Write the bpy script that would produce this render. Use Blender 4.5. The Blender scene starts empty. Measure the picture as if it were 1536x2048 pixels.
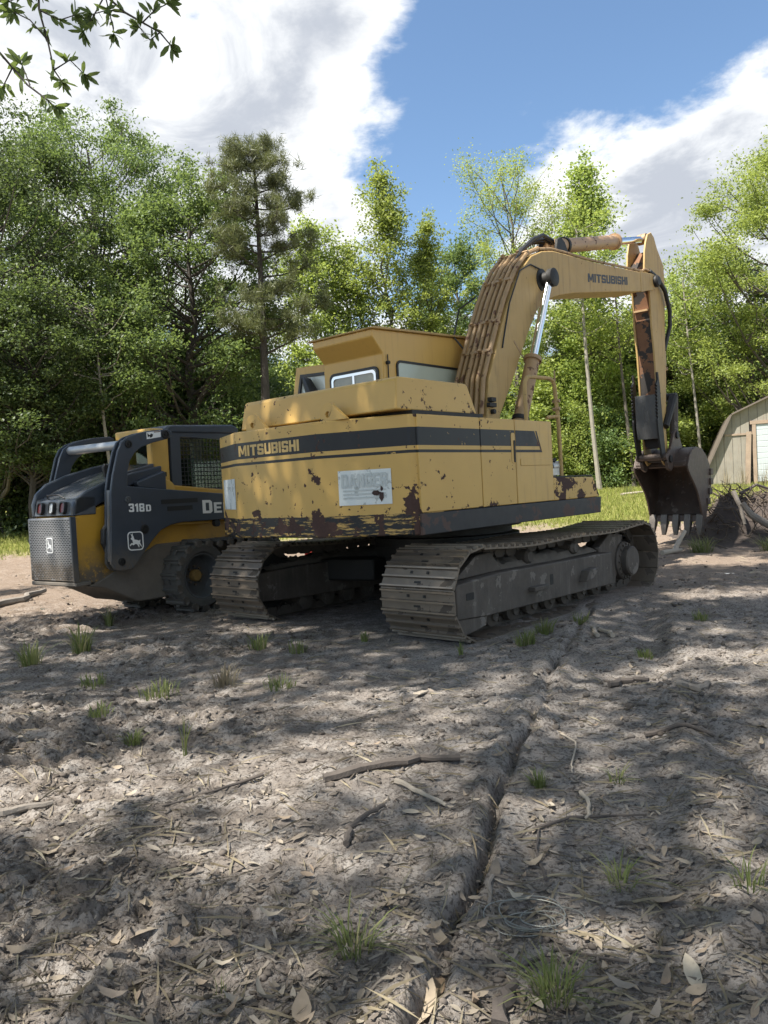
import bpy, bmesh, math, random
import numpy as np
from mathutils import Vector, Matrix

sc = bpy.context.scene
R = math.radians
# ------------------------------------------------------------------ camera
CAM_H = 1.30
PITCH = R(-1.82)
ROLL = R(3.0)
fw = Vector((0, math.cos(PITCH), math.sin(PITCH)))
rt = Vector((1, 0, 0))
up = rt.cross(fw)
r2 = math.cos(ROLL) * rt - math.sin(ROLL) * up
u2 = math.sin(ROLL) * rt + math.cos(ROLL) * up
cam = bpy.data.cameras.new('camera')
cam.sensor_fit = 'HORIZONTAL'
cam.sensor_width = 36
cam.lens = 36 * 1538 / 1536
cam.clip_start = 0.05
cam.clip_end = 900
cam_o = bpy.data.objects.new('camera', cam)
m = Matrix(((r2.x, u2.x, -fw.x, 0), (r2.y, u2.y, -fw.y, 0), (r2.z, u2.z, -fw.z, CAM_H), (0, 0, 0, 1)))
cam_o.matrix_world = m
sc.collection.objects.link(cam_o)
sc.camera = cam_o

# ------------------------------------------------------------------ light
SUN_EL = R(60)
SUN_H = Vector((-0.85, -0.53, 0)).normalized()
TO_SUN = (SUN_H * math.cos(SUN_EL) + Vector((0, 0, math.sin(SUN_EL)))).normalized()
sun = bpy.data.lights.new('sun', 'SUN')
sun.energy = 3.0
sun.angle = R(0.53)
sun.color = (1.0, 0.95, 0.86)
sun_o = bpy.data.objects.new('sun', sun)
sun_o.rotation_euler = TO_SUN.to_track_quat('Z', 'Y').to_euler()
sun_o.location = (-10, -20, 30)
sc.collection.objects.link(sun_o)

vs = sc.view_settings
vs.view_transform = 'Standard'
vs.look = 'None'
vs.exposure = 2.08
vs.gamma = 1.0
vs.use_curve_mapping = False
try:
    sc.cycles.use_denoising = True
    sc.cycles.max_bounces = 8
    sc.cycles.diffuse_bounces = 4
    sc.cycles.transparent_max_bounces = 8
    sc.cycles.sample_clamp_indirect = 6
except Exception:
    pass

def cam_dir(px, py):
    d = fw + r2 * ((px - 768) / 1538) + u2 * ((1024 - py) / 1538)
    return d.normalized()

# ------------------------------------------------------------------ node helper
class NT:
    def __init__(self, tree):
        self.t = tree
        tree.nodes.clear()
    def n(self, kind, **kw):
        nd = self.t.nodes.new(kind)
        for k, v in kw.items():
            if k == 'inp':
                for a, b in v.items():
                    if isinstance(b, bpy.types.NodeSocket):
                        self.t.links.new(b, nd.inputs[a])
                    else:
                        nd.inputs[a].default_value = b
            else:
                setattr(nd, k, v)
        return nd
    def math(self, op, a, b=None, c=None, clamp=False):
        nd = self.n('ShaderNodeMath', operation=op, use_clamp=clamp)
        for i, v in enumerate((a, b, c)):
            if v is None: continue
            if isinstance(v, bpy.types.NodeSocket): self.t.links.new(v, nd.inputs[i])
            else: nd.inputs[i].default_value = v
        return nd.outputs[0]
    def sstep(self, v, a, b):
        nd = self.n('ShaderNodeMapRange', interpolation_type='SMOOTHSTEP')
        self.t.links.new(v, nd.inputs[0])
        nd.inputs[1].default_value = a; nd.inputs[2].default_value = b
        nd.inputs[3].default_value = 0; nd.inputs[4].default_value = 1
        return nd.outputs[0]
    def noise(self, vec, scale, detail=4, rough=0.55, dist=0.0):
        nd = self.n('ShaderNodeTexNoise', inp={'Scale': scale, 'Detail': detail, 'Roughness': rough, 'Distortion': dist})
        if vec is not None: self.t.links.new(vec, nd.inputs['Vector'])
        return nd.outputs['Fac']
    def mix(self, fac, a, b):
        nd = self.n('ShaderNodeMix', data_type='RGBA', clamp_factor=True)
        for s, v in ((nd.inputs[0], fac), (nd.inputs[6], a), (nd.inputs[7], b)):
            if isinstance(v, bpy.types.NodeSocket): self.t.links.new(v, s)
            elif isinstance(v, (int, float)): s.default_value = v
            else: s.default_value = (*v[:3], 1)
        return nd.outputs[2]
    def link(self, a, b): self.t.links.new(a, b)

# ------------------------------------------------------------------ sky
w = bpy.data.worlds.new('World'); sc.world = w; w.use_nodes = True
k = NT(w.node_tree)
sky = k.n('ShaderNodeTexSky', sky_type='NISHITA')
sky.sun_disc = False
sky.sun_elevation = SUN_EL
sky.sun_rotation = math.atan2(TO_SUN.x, TO_SUN.y)
sky.air_density = 1.0; sky.dust_density = 0.6; sky.ozone_density = 2.0
tc = k.n('ShaderNodeTexCoord')
d = tc.outputs['Generated']
sep = k.n('ShaderNodeSeparateXYZ', inp={0: d})
den = k.math('ADD', k.math('MAXIMUM', sep.outputs[2], 0.0), 0.22)
cx = k.math('DIVIDE', sep.outputs[0], den)
cy = k.math('DIVIDE', sep.outputs[1], den)
cv = k.n('ShaderNodeCombineXYZ', inp={0: cx, 1: cy, 2: 0.37}).outputs[0]
n1 = k.noise(cv, 1.9, 9, 0.56, 0.25)
n2 = k.noise(cv, 6.5, 9, 0.62, 0.15)
bias = None
def blob(px, py, sharp, amt):
    global bias
    v = cam_dir(px, py)
    dp = k.n('ShaderNodeVectorMath', operation='DOT_PRODUCT', inp={0: d, 1: tuple(v)}).outputs['Value']
    e = k.math('MULTIPLY', k.math('EXPONENT', k.math('MULTIPLY', k.math('SUBTRACT', dp, 1.0), sharp)), amt)
    bias = e if bias is None else k.math('ADD', bias, e)
blob(420, 260, 22, 0.12); blob(160, 60, 25, 0.08); blob(640, 120, 60, 0.14); blob(600, 420, 80, 0.15); blob(790, 130, 220, 0.12)
blob(1330, 430, 50, 0.33); blob(1490, 280, 80, 0.27); blob(1150, 420, 200, 0.16); blob(1420, 50, 60, -.2)
blob(1180, 90, 28, -0.22); blob(930, 300, 110, -0.18); blob(860, 420, 220, -0.12); blob(1000, 60, 120, -0.1)
blob(1045, 195, 1900, 0.22); blob(900, 270, 900, 0.14); blob(1140, 225, 2500, .08); blob(385, 30, 2500, -.2); blob(1440, 130, 120, -.12)
dens = k.math('ADD', n1, k.math('ADD', bias, k.math('MULTIPLY', k.math('SUBTRACT', n2, 0.5), 0.46)))
cmask = k.sstep(dens, 0.47, 0.62)
thick = k.sstep(dens, 0.62, 1.02)
n3 = k.noise(cv, 3.6, 8, 0.6, 0.5)
shade = k.math('MULTIPLY', k.sstep(dens, 0.58, 0.80), k.sstep(n3, 0.34, 0.60))
skyc = k.n('ShaderNodeMix', data_type='RGBA', blend_type='MULTIPLY', inp={0: 1.0, 6: sky.outputs[0], 7: (0.30, 0.322, 0.325, 1)}).outputs[2]
ccol = k.mix(shade, (1.85, 1.88, 1.9), (0.95, 1.02, 1.15))
allc = k.mix(cmask, skyc, ccol)
bg = k.n('ShaderNodeBackground', inp={'Color': allc, 'Strength': 0.15})
out = k.n('ShaderNodeOutputWorld', inp={0: bg.outputs[0]})

# ------------------------------------------------------------------ mesh builder
COL = sc.collection
def tag(o, label=None, cat=None, group=None, kind=None):
    if label: o['label'] = label
    if cat: o['category'] = cat
    if group: o['group'] = group
    if kind: o['kind'] = kind
    return o

def empty(name, loc=(0, 0, 0), rz=0.0):
    o = bpy.data.objects.new(name, None)
    o.empty_display_size = 0.3
    o.location = loc; o.rotation_euler = (0, 0, rz)
    COL.objects.link(o)
    return o

def link_mesh(name, me, mat=None, parent=None):
    if mat is not None and not me.materials: me.materials.append(mat)
    o = bpy.data.objects.new(name, me)
    COL.objects.link(o)
    if parent is not None: o.parent = parent
    return o

class MB:
    def __init__(s): s.v = []; s.f = []
    def add(s, vs_, fs):
        b = len(s.v)
        s.v += [tuple(p) for p in vs_]
        s.f += [tuple(i + b for i in f) for f in fs]
        return s
    def box(s, x0, x1, y0, y1, z0, z1, M=None):
        vs_ = [(x0, y0, z0), (x1, y0, z0), (x1, y1, z0), (x0, y1, z0), (x0, y0, z1), (x1, y0, z1), (x1, y1, z1), (x0, y1, z1)]
        if M is not None: vs_ = [M @ Vector(p) for p in vs_]
        return s.add(vs_, [(0, 3, 2, 1), (4, 5, 6, 7), (0, 1, 5, 4), (1, 2, 6, 5), (2, 3, 7, 6), (3, 0, 4, 7)])
    def prism(s, pts, ax, a, b, M=None):
        def P(p, t):
            if ax == 'x': q = (t, p[0], p[1])
            elif ax == 'y': q = (p[0], t, p[1])
            else: q = (p[0], p[1], t)
            return M @ Vector(q) if M is not None else q
        n = len(pts)
        vs_ = [P(p, a) for p in pts] + [P(p, b) for p in pts]
        fs = [tuple(range(n))[::-1], tuple(range(n, 2 * n))]
        fs += [(i, (i + 1) % n, n + (i + 1) % n, n + i) for i in range(n)]
        return s.add(vs_, fs)
    def ring(s, outer, inner, ax, a, b):
        n = len(outer)
        def P(p, t):
            return (t, p[0], p[1]) if ax == 'x' else ((p[0], t, p[1]) if ax == 'y' else (p[0], p[1], t))
        vs_ = [P(p, a) for p in outer] + [P(p, a) for p in inner] + [P(p, b) for p in outer] + [P(p, b) for p in inner]
        fs = []
        for i in range(n):
            j = (i + 1) % n
            fs += [(i, j, n + j, n + i), (2 * n + i, 3 * n + i, 3 * n + j, 2 * n + j), (i, 2 * n + i, 2 * n + j, j), (n + i, n + j, 3 * n + j, 3 * n + i)]
        return s.add(vs_, fs)
    def tube(s, path, r, n=8, cap=True):
        path = [Vector(p) for p in path]
        N = len(path)
        rr = r if hasattr(r, '__len__') else [r] * N
        t0 = (path[1] - path[0]).normalized()
        nrm = t0.orthogonal().normalized()
        vs_ = []
        for i, p in enumerate(path):
            t = (path[min(i + 1, N - 1)] - path[max(i - 1, 0)]).normalized()
            nrm = (nrm - t * nrm.dot(t)).normalized()
            bn = t.cross(nrm)
            for j in range(n):
                a = 2 * math.pi * j / n
                vs_.append(p + (nrm * math.cos(a) + bn * math.sin(a)) * rr[i])
        fs = []
        for i in range(N - 1):
            for j in range(n):
                fs.append((i * n + j, i * n + (j + 1) % n, (i + 1) * n + (j + 1) % n, (i + 1) * n + j))
        if cap: fs += [tuple(range(n))[::-1], tuple(range((N - 1) * n, N * n))]
        return s.add(vs_, fs)
    def cyl(s, p0, p1, r, n=20): return s.tube([p0, p1], r, n)
    def lathe(s, p0, ax, prof, n=24):
        # prof: (radius, offset along axis); open ends unless radius 0
        p0 = Vector(p0); ax = Vector(ax).normalized(); u = ax.orthogonal().normalized(); v = ax.cross(u)
        vs_ = []
        for (r, o) in prof:
            for j in range(n):
                a = 2 * math.pi * j / n
                vs_.append(p0 + ax * o + (u * math.cos(a) + v * math.sin(a)) * r)
        fs = []
        for i in range(len(prof) - 1):
            for j in range(n):
                fs.append((i * n + j, i * n + (j + 1) % n, (i + 1) * n + (j + 1) % n, (i + 1) * n + j))
        return s.add(vs_, fs)
    def mesh(s, name, fix=True, smooth=True):
        me = bpy.data.meshes.new(name)
        me.from_pydata(s.v, [], s.f)
        if fix:
            bm = bmesh.new(); bm.from_mesh(me)
            bmesh.ops.recalc_face_normals(bm, faces=bm.faces[:])
            bm.to_mesh(me); bm.free()
        if smooth:
            me.shade_smooth()
            me.set_sharp_from_angle(angle=R(32))
        me.update()
        return me
    def obj(s, name, mat, parent=None, bevel=0.0, seg=2):
        o = link_mesh(name, s.mesh(name), mat, parent)
        if bevel:
            b = o.modifiers.new('bevel', 'BEVEL')
            b.width = bevel; b.segments = seg; b.limit_method = 'ANGLE'; b.angle_limit = R(30)
        return o

def rrect(x0, x1, y0, y1, r, n=5):
    pts = []
    for (cx_, cy_, a0) in ((x1 - r, y1 - r, 0), (x0 + r, y1 - r, 90), (x0 + r, y0 + r, 180), (x1 - r, y0 + r, 270)):
        for i in range(n + 1):
            a = R(a0 + 90 * i / n)
            pts.append((cx_ + r * math.cos(a), cy_ + r * math.sin(a)))
    return pts

def circ(cx_, cy_, r, n=20):
    return [(cx_ + r * math.cos(2 * math.pi * i / n), cy_ + r * math.sin(2 * math.pi * i / n)) for i in range(n)]

def mesh_np(name, V, F, smooth=False):
    """fast mesh from arrays: V (n,3); F (m,k) all faces of k verts"""
    me = bpy.data.meshes.new(name)
    V = np.ascontiguousarray(V, np.float32); F = np.ascontiguousarray(F, np.int32)
    me.vertices.add(len(V)); me.vertices.foreach_set('co', V.ravel())
    m_, k_ = F.shape
    me.loops.add(m_ * k_); me.loops.foreach_set('vertex_index', F.ravel())
    me.polygons.add(m_)
    me.polygons.foreach_set('loop_start', np.arange(0, m_ * k_, k_, dtype=np.int32))
    me.polygons.foreach_set('loop_total', np.full(m_, k_, np.int32))
    if smooth: me.polygons.foreach_set('use_smooth', np.ones(m_, bool))
    me.update(calc_edges=True)
    return me

GL = {
 'M': (7, [[(0,0),(0,7),(2.0,7),(3.5,3.2),(5,7),(7,7),(7,0),(5.3,0),(5.3,4.4),(4.1,1.2),(2.9,1.2),(1.7,4.4),(1.7,0)]]),
 'I': (1.8, [[(0,0),(0,7),(1.8,7),(1.8,0)]]),
 'T': (5.6, [[(1.9,0),(1.9,5.5),(0,5.5),(0,7),(5.6,7),(5.6,5.5),(3.7,5.5),(3.7,0)]]),
 'S': (5.2, [[(0,.6),(.6,0),(4.6,0),(5.2,.6),(5.2,3.4),(4.6,4.1),(1.7,4.1),(1.7,5.5),(3.5,5.5),(3.5,4.9),(5.2,4.9),(5.2,6.4),(4.6,7),(.6,7),(0,6.4),(0,3.3),(.6,2.7),(3.5,2.7),(3.5,1.5),(1.7,1.5),(1.7,2.2),(0,2.2)]]),
 'U': (5.2, [[(0,7),(1.7,7),(1.7,1.5),(3.5,1.5),(3.5,7),(5.2,7),(5.2,.6),(4.6,0),(.6,0),(0,.6)]]),
 'B': (5.2, [[(0,0),(1.7,0),(1.7,7),(0,7)],[(1.7,5.6),(1.7,7),(4.5,7),(5.2,6.3),(5.2,5.6)],[(3.5,4.2),(5.2,4.2),(5.2,5.6),(3.5,5.6)],[(1.7,2.9),(1.7,4.2),(5.2,4.2),(4.8,3.55),(5.2,2.9)],[(3.5,1.4),(5.2,1.4),(5.2,2.9),(3.5,2.9)],[(1.7,0),(4.5,0),(5.2,.7),(5.2,1.4),(1.7,1.4)]]),
 'D': (5.2, [[(0,0),(1.7,0),(1.7,7),(0,7)],[(1.7,5.6),(1.7,7),(4.2,7),(5.2,6),(5.2,5.6)],[(3.5,1.4),(5.2,1.4),(5.2,5.6),(3.5,5.6)],[(1.7,0),(4.2,0),(5.2,1),(5.2,1.4),(1.7,1.4)]]),
 'A': (5.8, [[(0,0),(1.7,0),(2.9,5.2),(2.9,7),(2.0,7)],[(5.8,0),(4.1,0),(2.9,5.2),(2.9,7),(3.8,7)],[(2.0,1.3),(3.8,1.3),(3.5,2.6),(2.3,2.6)]]),
 'N': (5.2, [[(0,0),(0,7),(1.8,7),(3.5,3.0),(3.5,7),(5.2,7),(5.2,0),(3.4,0),(1.7,4.0),(1.7,0)]]),
 'G': (5.2, [[(5.2,4.9),(5.2,6.4),(4.6,7),(.6,7),(0,6.4),(0,.6),(.6,0),(4.6,0),(5.2,.6),(5.2,3.7),(2.8,3.7),(2.8,2.5),(3.5,2.5),(3.5,1.5),(1.7,1.5),(1.7,5.5),(3.5,5.5),(3.5,4.9)]]),
 'E': (5, [[(0,0),(0,7),(5,7),(5,5.6),(1.7,5.6),(1.7,4.2),(4.5,4.2),(4.5,2.9),(1.7,2.9),(1.7,1.4),(5,1.4),(5,0)]]),
 'R': (5.4, [[(0,0),(1.7,0),(1.7,7),(0,7)],[(1.7,5.6),(1.7,7),(4.5,7),(5.2,6.3),(5.2,5.6)],[(3.5,4.2),(5.2,4.2),(5.2,5.6),(3.5,5.6)],[(1.7,2.9),(1.7,4.2),(5.2,4.2),(4.7,3.1),(3.6,2.9)],[(1.9,2.9),(3.6,2.9),(5.4,0),(3.5,0)]]),
 'H': (5.2, [[(0,0),(1.7,0),(1.7,7),(0,7)],[(3.5,0),(5.2,0),(5.2,7),(3.5,7)],[(1.7,2.8),(3.5,2.8),(3.5,4.3),(1.7,4.3)]]),
 '3': (5.2, [[(0,1.9),(0,.6),(.6,0),(4.6,0),(5.2,.6),(5.2,3.0),(4.7,3.5),(5.2,4.0),(5.2,6.4),(4.6,7),(.6,7),(0,6.4),(0,5.1),(1.7,5.1),(1.7,5.6),(3.5,5.6),(3.5,4.2),(1.5,4.2),(1.5,2.9),(3.5,2.9),(3.5,1.4),(1.7,1.4),(1.7,1.9)]]),
 '1': (3, [[(1.2,0),(1.2,5.0),(0,4.6),(0,6.0),(1.6,7),(3.0,7),(3.0,0)]]),
 '8': (5.2, [[(0,1.4),(0,.6),(.6,0),(4.6,0),(5.2,.6),(5.2,1.4)],[(0,1.4),(1.7,1.4),(1.7,2.9),(0,2.9)],[(3.5,1.4),(5.2,1.4),(5.2,2.9),(3.5,2.9)],[(0,2.9),(5.2,2.9),(4.8,3.55),(5.2,4.2),(0,4.2),(.4,3.55)],[(0,4.2),(1.7,4.2),(1.7,5.6),(0,5.6)],[(3.5,4.2),(5.2,4.2),(5.2,5.6),(3.5,5.6)],[(0,5.6),(5.2,5.6),(5.2,6.4),(4.6,7),(.6,7),(0,6.4)]]),
}
def block_text(body, height, width, mat, parent, name, origin, xdir, updir, gap=.75):
    mb = MB(); x = 0
    xd = Vector(xdir).normalized(); ud = Vector(updir).normalized(); o = Vector(origin)
    tot = sum(GL[c][0] for c in body) + gap * (len(body) - 1)
    for c in body:
        wd, polys = GL[c]
        for p in polys:
            q = [o + xd * ((x + a) / tot * width) + ud * (b / 7 * height) for a, b in p]
            mb.add(q, [tuple(range(len(q)))])
        x += wd + gap
    return link_mesh(name, mb.mesh(name, fix=False, smooth=False), mat, parent)

# ------------------------------------------------------------------ materials
def mat(name, col, rough=0.6, metal=0.0, var=0.25, vs_=3.0, bump=0.15, bs=60.0, chips=None, mud=None, spec=0.5, emit=None, streak=None):
    m_ = bpy.data.materials.new(name); m_.use_nodes = True
    t = NT(m_.node_tree)
    co = t.n('ShaderNodeTexCoord').outputs['Object']
    n = t.noise(co, vs_, 5, 0.6)
    c = t.mix(n, [x * (1 - var) for x in col], [min(1, x * (1 + var)) for x in col])
    rgh = t.math('ADD', rough - 0.1, t.math('MULTIPLY', t.noise(co, vs_ * 3, 4), 0.2))
    met = metal
    if streak:      # vertical weather streaks: colour, amount
        mp = t.n('ShaderNodeMapping', inp={0: co, 3: (9, 9, 0.7)}).outputs[0]
        sm = t.math('MULTIPLY', t.sstep(t.noise(mp, 2.0, 5, 0.6), 0.5, 0.75), streak[1])
        c = t.mix(sm, c, streak[0])
    if mud:         # dried mud: colour, z where it ends, softness
        z = t.n('ShaderNodeSeparateXYZ', inp={0: co}).outputs[2]
        mm = t.math('ADD', z, t.math('MULTIPLY', t.math('SUBTRACT', t.noise(co, 5, 6, 0.65), 0.5), mud[2] * 2.5))
        mf = t.math('SUBTRACT', 1.0, t.sstep(mm, mud[1] - mud[2], mud[1] + mud[2]))
        mf = t.math('MULTIPLY', mf, t.sstep(t.noise(co, 22, 5, 0.7), 0.3, 0.5))
        c = t.mix(mf, c, mud[0])
        rgh = t.math('MAXIMUM', rgh, t.math('MULTIPLY', mf, 0.95))
    if chips:       # colour, scale, threshold
        cm = t.sstep(t.noise(co, chips[1], 6, 0.62), chips[2], chips[2] + 0.015)
        c = t.mix(cm, c, chips[0])
        rgh = t.math('MAXIMUM', rgh, t.math('MULTIPLY', cm, 0.85))
    bsdf = t.n('ShaderNodeBsdfPrincipled', inp={'Base Color': c, 'Roughness': rgh, 'Metallic': met, 'Specular IOR Level': spec})
    if bump:
        bp = t.n('ShaderNodeBump', inp={'Strength': bump, 'Distance': 0.01, 'Height': t.noise(co, bs, 6, 0.65)})
        t.link(bp.outputs[0], bsdf.inputs['Normal'])
    t.n('ShaderNodeOutputMaterial', inp={0: bsdf.outputs[0]})
    return m_

YEL = (0.53, 0.335, 0.098)
RUST = (0.055, 0.028, 0.022)
M = {}
def body_paint(name, stripes, edges, low, dens=0.0):
    """aged yellow paint with rubbed-off patches; black bands are printed at fixed heights"""
    m_ = bpy.data.materials.new(name); m_.use_nodes = True
    t = NT(m_.node_tree)
    co = t.n('ShaderNodeTexCoord').outputs['Object']
    sp = t.n('ShaderNodeSeparateXYZ', inp={0: co})
    X, Y, Z = sp.outputs
    n = t.noise(co, 1.6, 5, 0.6)
    c = t.mix(n, [x * 0.86 for x in YEL], [x * 1.12 for x in YEL])
    fine = t.noise(co, 40, 4, 0.7)
    c = t.mix(t.math('MULTIPLY', t.sstep(fine, 0.62, 0.75), 0.25), c, (0.33, 0.2, 0.08))
    rub = t.noise(co, 14, 6, 0.7)
    def band(z0, z1):
        a = t.math('GREATER_THAN', Z, z0); b = t.math('LESS_THAN', Z, z1)
        return t.math('MULTIPLY', a, b)
    blk = None
    if stripes:
        blk = t.math('ADD', band(1.665, 1.815), band(1.605, 1.63), clamp=True)
        blk = t.math('MULTIPLY', blk, t.math('SUBTRACT', 1.0, t.sstep(rub, 0.66, 0.7)))
    if low:
        mp = t.n('ShaderNodeMapping', inp={0: co, 3: (2.2, 2.2, 14)}).outputs[0]
        scr = t.noise(mp, 2.3, 6, 0.7)
        lb = t.math('MULTIPLY', t.math('LESS_THAN', t.math('ADD', Z, t.math('MULTIPLY', t.math('SUBTRACT', rub, 0.5), 0.02)), 1.115), t.math('SUBTRACT', 1.0, t.math('MULTIPLY', t.sstep(scr, 0.50, 0.58), 0.9)))
        blk = lb if blk is None else t.math('ADD', blk, lb, clamp=True)
    if blk is not None:
        c = t.mix(blk, c, (0.012, 0.013, 0.015))
    # chipped paint down to brown steel
    cn = t.noise(co, 4.6, 8, 0.62, 0.3)
    eb = None
    for (axis, pos, wd, amt) in edges:
        v = {'x': X, 'y': Y, 'z': Z}[axis]
        e = t.math('MULTIPLY', t.math('EXPONENT', t.math('MULTIPLY', t.math('ABSOLUTE', t.math('SUBTRACT', v, pos)), -1.0 / wd)), amt)
        eb = e if eb is None else t.math('ADD', eb, e)
    lowb = t.math('MULTIPLY', t.math('SUBTRACT', 1.0, t.sstep(Z, 0.95, 1.6)), 0.06)
    s_ = t.math('ADD', t.math('ADD', cn, lowb), dens)
    if eb is not None: s_ = t.math('ADD', s_, eb)
    chip = t.sstep(s_, 0.70, 0.715)
    cn2 = t.math('ADD', t.noise(co, 17, 5, 0.6), t.math('MULTIPLY', t.math('SUBTRACT', s_, 0.5), 0.55))
    chip = t.math('MAXIMUM', chip, t.sstep(cn2, 0.675, 0.69))
    mp2 = t.n('ShaderNodeMapping', inp={0: co, 3: (1.2, 1.2, 30)}).outputs[0]
    scratch = t.math('MULTIPLY', t.sstep(t.noise(mp2, 3.0, 6, 0.75), 0.69, 0.71), t.sstep(t.noise(co, 1.7, 2), 0.5, 0.6))
    chip = t.math('ADD', chip, scratch, clamp=True)
    c = t.mix(chip, c, t.mix(fine, (0.035, 0.02, 0.017), (0.085, 0.045, 0.035)))
    rgh = t.math('ADD', 0.42, t.math('MULTIPLY', chip, 0.4))
    h = t.math('ADD', t.math('MULTIPLY', chip, -0.6), t.math('MULTIPLY', t.noise(co, 7, 3), 0.5))
    bp = t.n('ShaderNodeBump', inp={'Strength': 0.25, 'Distance': 0.008, 'Height': h})
    b = t.n('ShaderNodeBsdfPrincipled', inp={'Base Color': c, 'Roughness': rgh, 'Specular IOR Level': .35, 'Normal': bp.outputs[0]})
    t.n('ShaderNodeOutputMaterial', inp={0: b.outputs[0]})
    return m_

M['cw'] = body_paint('counterweight_paint', True, [('x', -1.15, .05, .10), ('x', -2.2, .05, .10), ('x', -.36, .06, .09), ('z', 1.03, .09, .135), ('z', 1.91, .03, .06)], True, 0.02)
M['panel'] = body_paint('panel_paint', True, [('y', -.14, .03, .12), ('z', 1.11, .04, .11), ('y', .77, .012, .08), ('z', 1.92, .012, .1)], False, -0.01)
M['hood'] = body_paint('hood_paint', False, [('z', 1.94, .05, .13), ('x', -.4, .03, .07), ('z', 2.22, .012, .08)], False, -0.02)
M['tank'] = body_paint('tank_paint', False, [('z', 1.3, .3, .15)], False, 0.01)
M['yel'] = mat('yellow_paint', YEL, 0.45, var=.14, vs_=2, bump=.06, chips=(RUST, 7, .70), streak=((.2, .11, .05), .35))
M['yel2'] = mat('dusty_yellow_paint', (.40, .265, .098), 0.6, var=.2, vs_=3, bump=.1, chips=(RUST, 9, .67), streak=((.15, .085, .04), .55))
M['pipe'] = mat('pipe_paint', (.31, .20, .10), 0.55, var=.3, vs_=6, bump=.1, chips=((.12, .06, .035), 10, .6))
M['cabyel'] = mat('cab_paint', (.54, .33, .085), 0.4, var=.08, vs_=1.5, bump=.03, streak=((.3, .17, .05), .25))
M['skirt'] = mat('black_frame_paint', (.016, .017, .02), 0.55, var=.4, vs_=4, bump=.1, chips=((.085, .055, .045), 3.2, .56))
M['blackprint'] = mat('black_print', (.02, .02, .022), 0.5, var=.3, bump=0)
M['steel'] = mat('track_steel', (.165, .135, .105), 0.5, metal=.45, var=.35, vs_=5, bump=.15, bs=45, chips=((.10, .082, .066), 5, .6))
M['edge'] = mat('worn_grouser_edge', (.26, .215, .17), 0.38, metal=.7, var=.3, vs_=6, bump=.1)
M['frame'] = mat('frame_steel', (.08, .067, .055), 0.75, metal=.1, var=.5, vs_=5, bump=.4, bs=30, chips=((.16, .14, .12), 6, .6), streak=((.16, .14, .12), .5))
M['dark'] = mat('greasy_dark_steel', (.018, .017, .016), 0.6, metal=.2, var=.4, bump=.3, bs=30)
M['bucket'] = mat('worn_bucket_steel', (.085, .062, .05), 0.55, metal=.3, var=.45, vs_=5, bump=.3, bs=25, chips=((.16, .13, .11), 7, .6), streak=((.1, .05, .03), .5))
M['tooth'] = mat('muddy_tooth_steel', (.13, .115, .10), 0.45, metal=.6, var=.4, vs_=9, bump=.3)
M['stickrust'] = mat('rusty_stick_plate', (.16, .075, .035), 0.75, var=.6, vs_=3, bump=.3, bs=30, chips=((.03, .025, .022), 4, .5))
M['chrome'] = mat('chrome_rod', (.75, .76, .78), 0.12, metal=1.0, var=.05, bump=0)
M['hose'] = mat('black_rubber_hose', (.014, .014, .015), 0.5, var=.3, bump=.1)
M['glass'] = mat('pale_glass', (.42, .45, .36), 0.25, var=.25, vs_=1.5, bump=0, spec=.8)  # opaque pale grey-green pane colour, slightly mottled
M['glassd'] = mat('dark_glass', (.035, .045, .04), 0.08, var=.3, vs_=2, bump=0, spec=.9)
M['seal'] = mat('black_window_seal', (.015, .015, .016), 0.5, bump=0)
M['white'] = mat('white_print', (.75, .75, .73), 0.5, var=.06, bump=0)
M['sign'] = mat('faded_sign_white', (.62, .65, .63), 0.5, var=.1, vs_=8, bump=.05, chips=((.40, .42, .40), 14, .58))
M['signtxt'] = mat('faded_sign_lettering', (.45, .48, .465), 0.5, var=.12, vs_=20, bump=0)
M['yelprint'] = mat('yellow_print', (.55, .37, .13), 0.5, var=.1, bump=0)
M['jdark'] = mat('charcoal_machine_paint', (.040, .049, .064), 0.42, var=.25, vs_=4, bump=.05, mud=((.10, .085, .07), .75, .18), chips=((.06, .06, .065), 9, .66))
M['jyel'] = mat('loader_yellow_paint', (.50, .27, .03), 0.42, var=.15, vs_=3, bump=.06, mud=((.11, .088, .065), .72, .22))
M['jpost'] = mat('loader_post_yellow', (.55, .33, .075), 0.45, var=.12, vs_=3, bump=.05)
M['jhood'] = mat('glossy_hood_plastic', (.085, .09, .098), 0.22, var=.3, vs_=3, bump=.03)
M['jlow'] = mat('muddy_chassis', (.13, .112, .092), 0.9, var=.4, vs_=5, bump=.5, bs=25)
M['grille'] = mat('grille_steel', (.24, .24, .245), 0.45, metal=.4, var=.2, bump=.05, mud=((.14, .115, .09), .72, .1))
M['tire'] = mat('dusty_tire', (.085, .08, .073), 0.85, var=.3, vs_=8, bump=.3, bs=40)
M['rim'] = mat('wheel_rim', (.10, .105, .11), 0.6, metal=.2, var=.3, vs_=6, bump=.15)
M['hub'] = mat('yellow_hub', (.25, .16, .05), 0.7, var=.4, vs_=9, bump=.2)
M['bar'] = mat('galvanised_bar', (.40, .41, .42), 0.4, metal=.4, var=.25, vs_=9, bump=.05)
M['red'] = mat('red_lamp_lens', (.17, .03, .025), 0.25, var=.1, bump=0)
M['lamp'] = mat('clear_lamp_lens', (.55, .55, .54), 0.25, var=.2, vs_=20, bump=.1)
M['redpaint'] = mat('red_paint', (.45, .03, .02), 0.4, bump=0)

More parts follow.
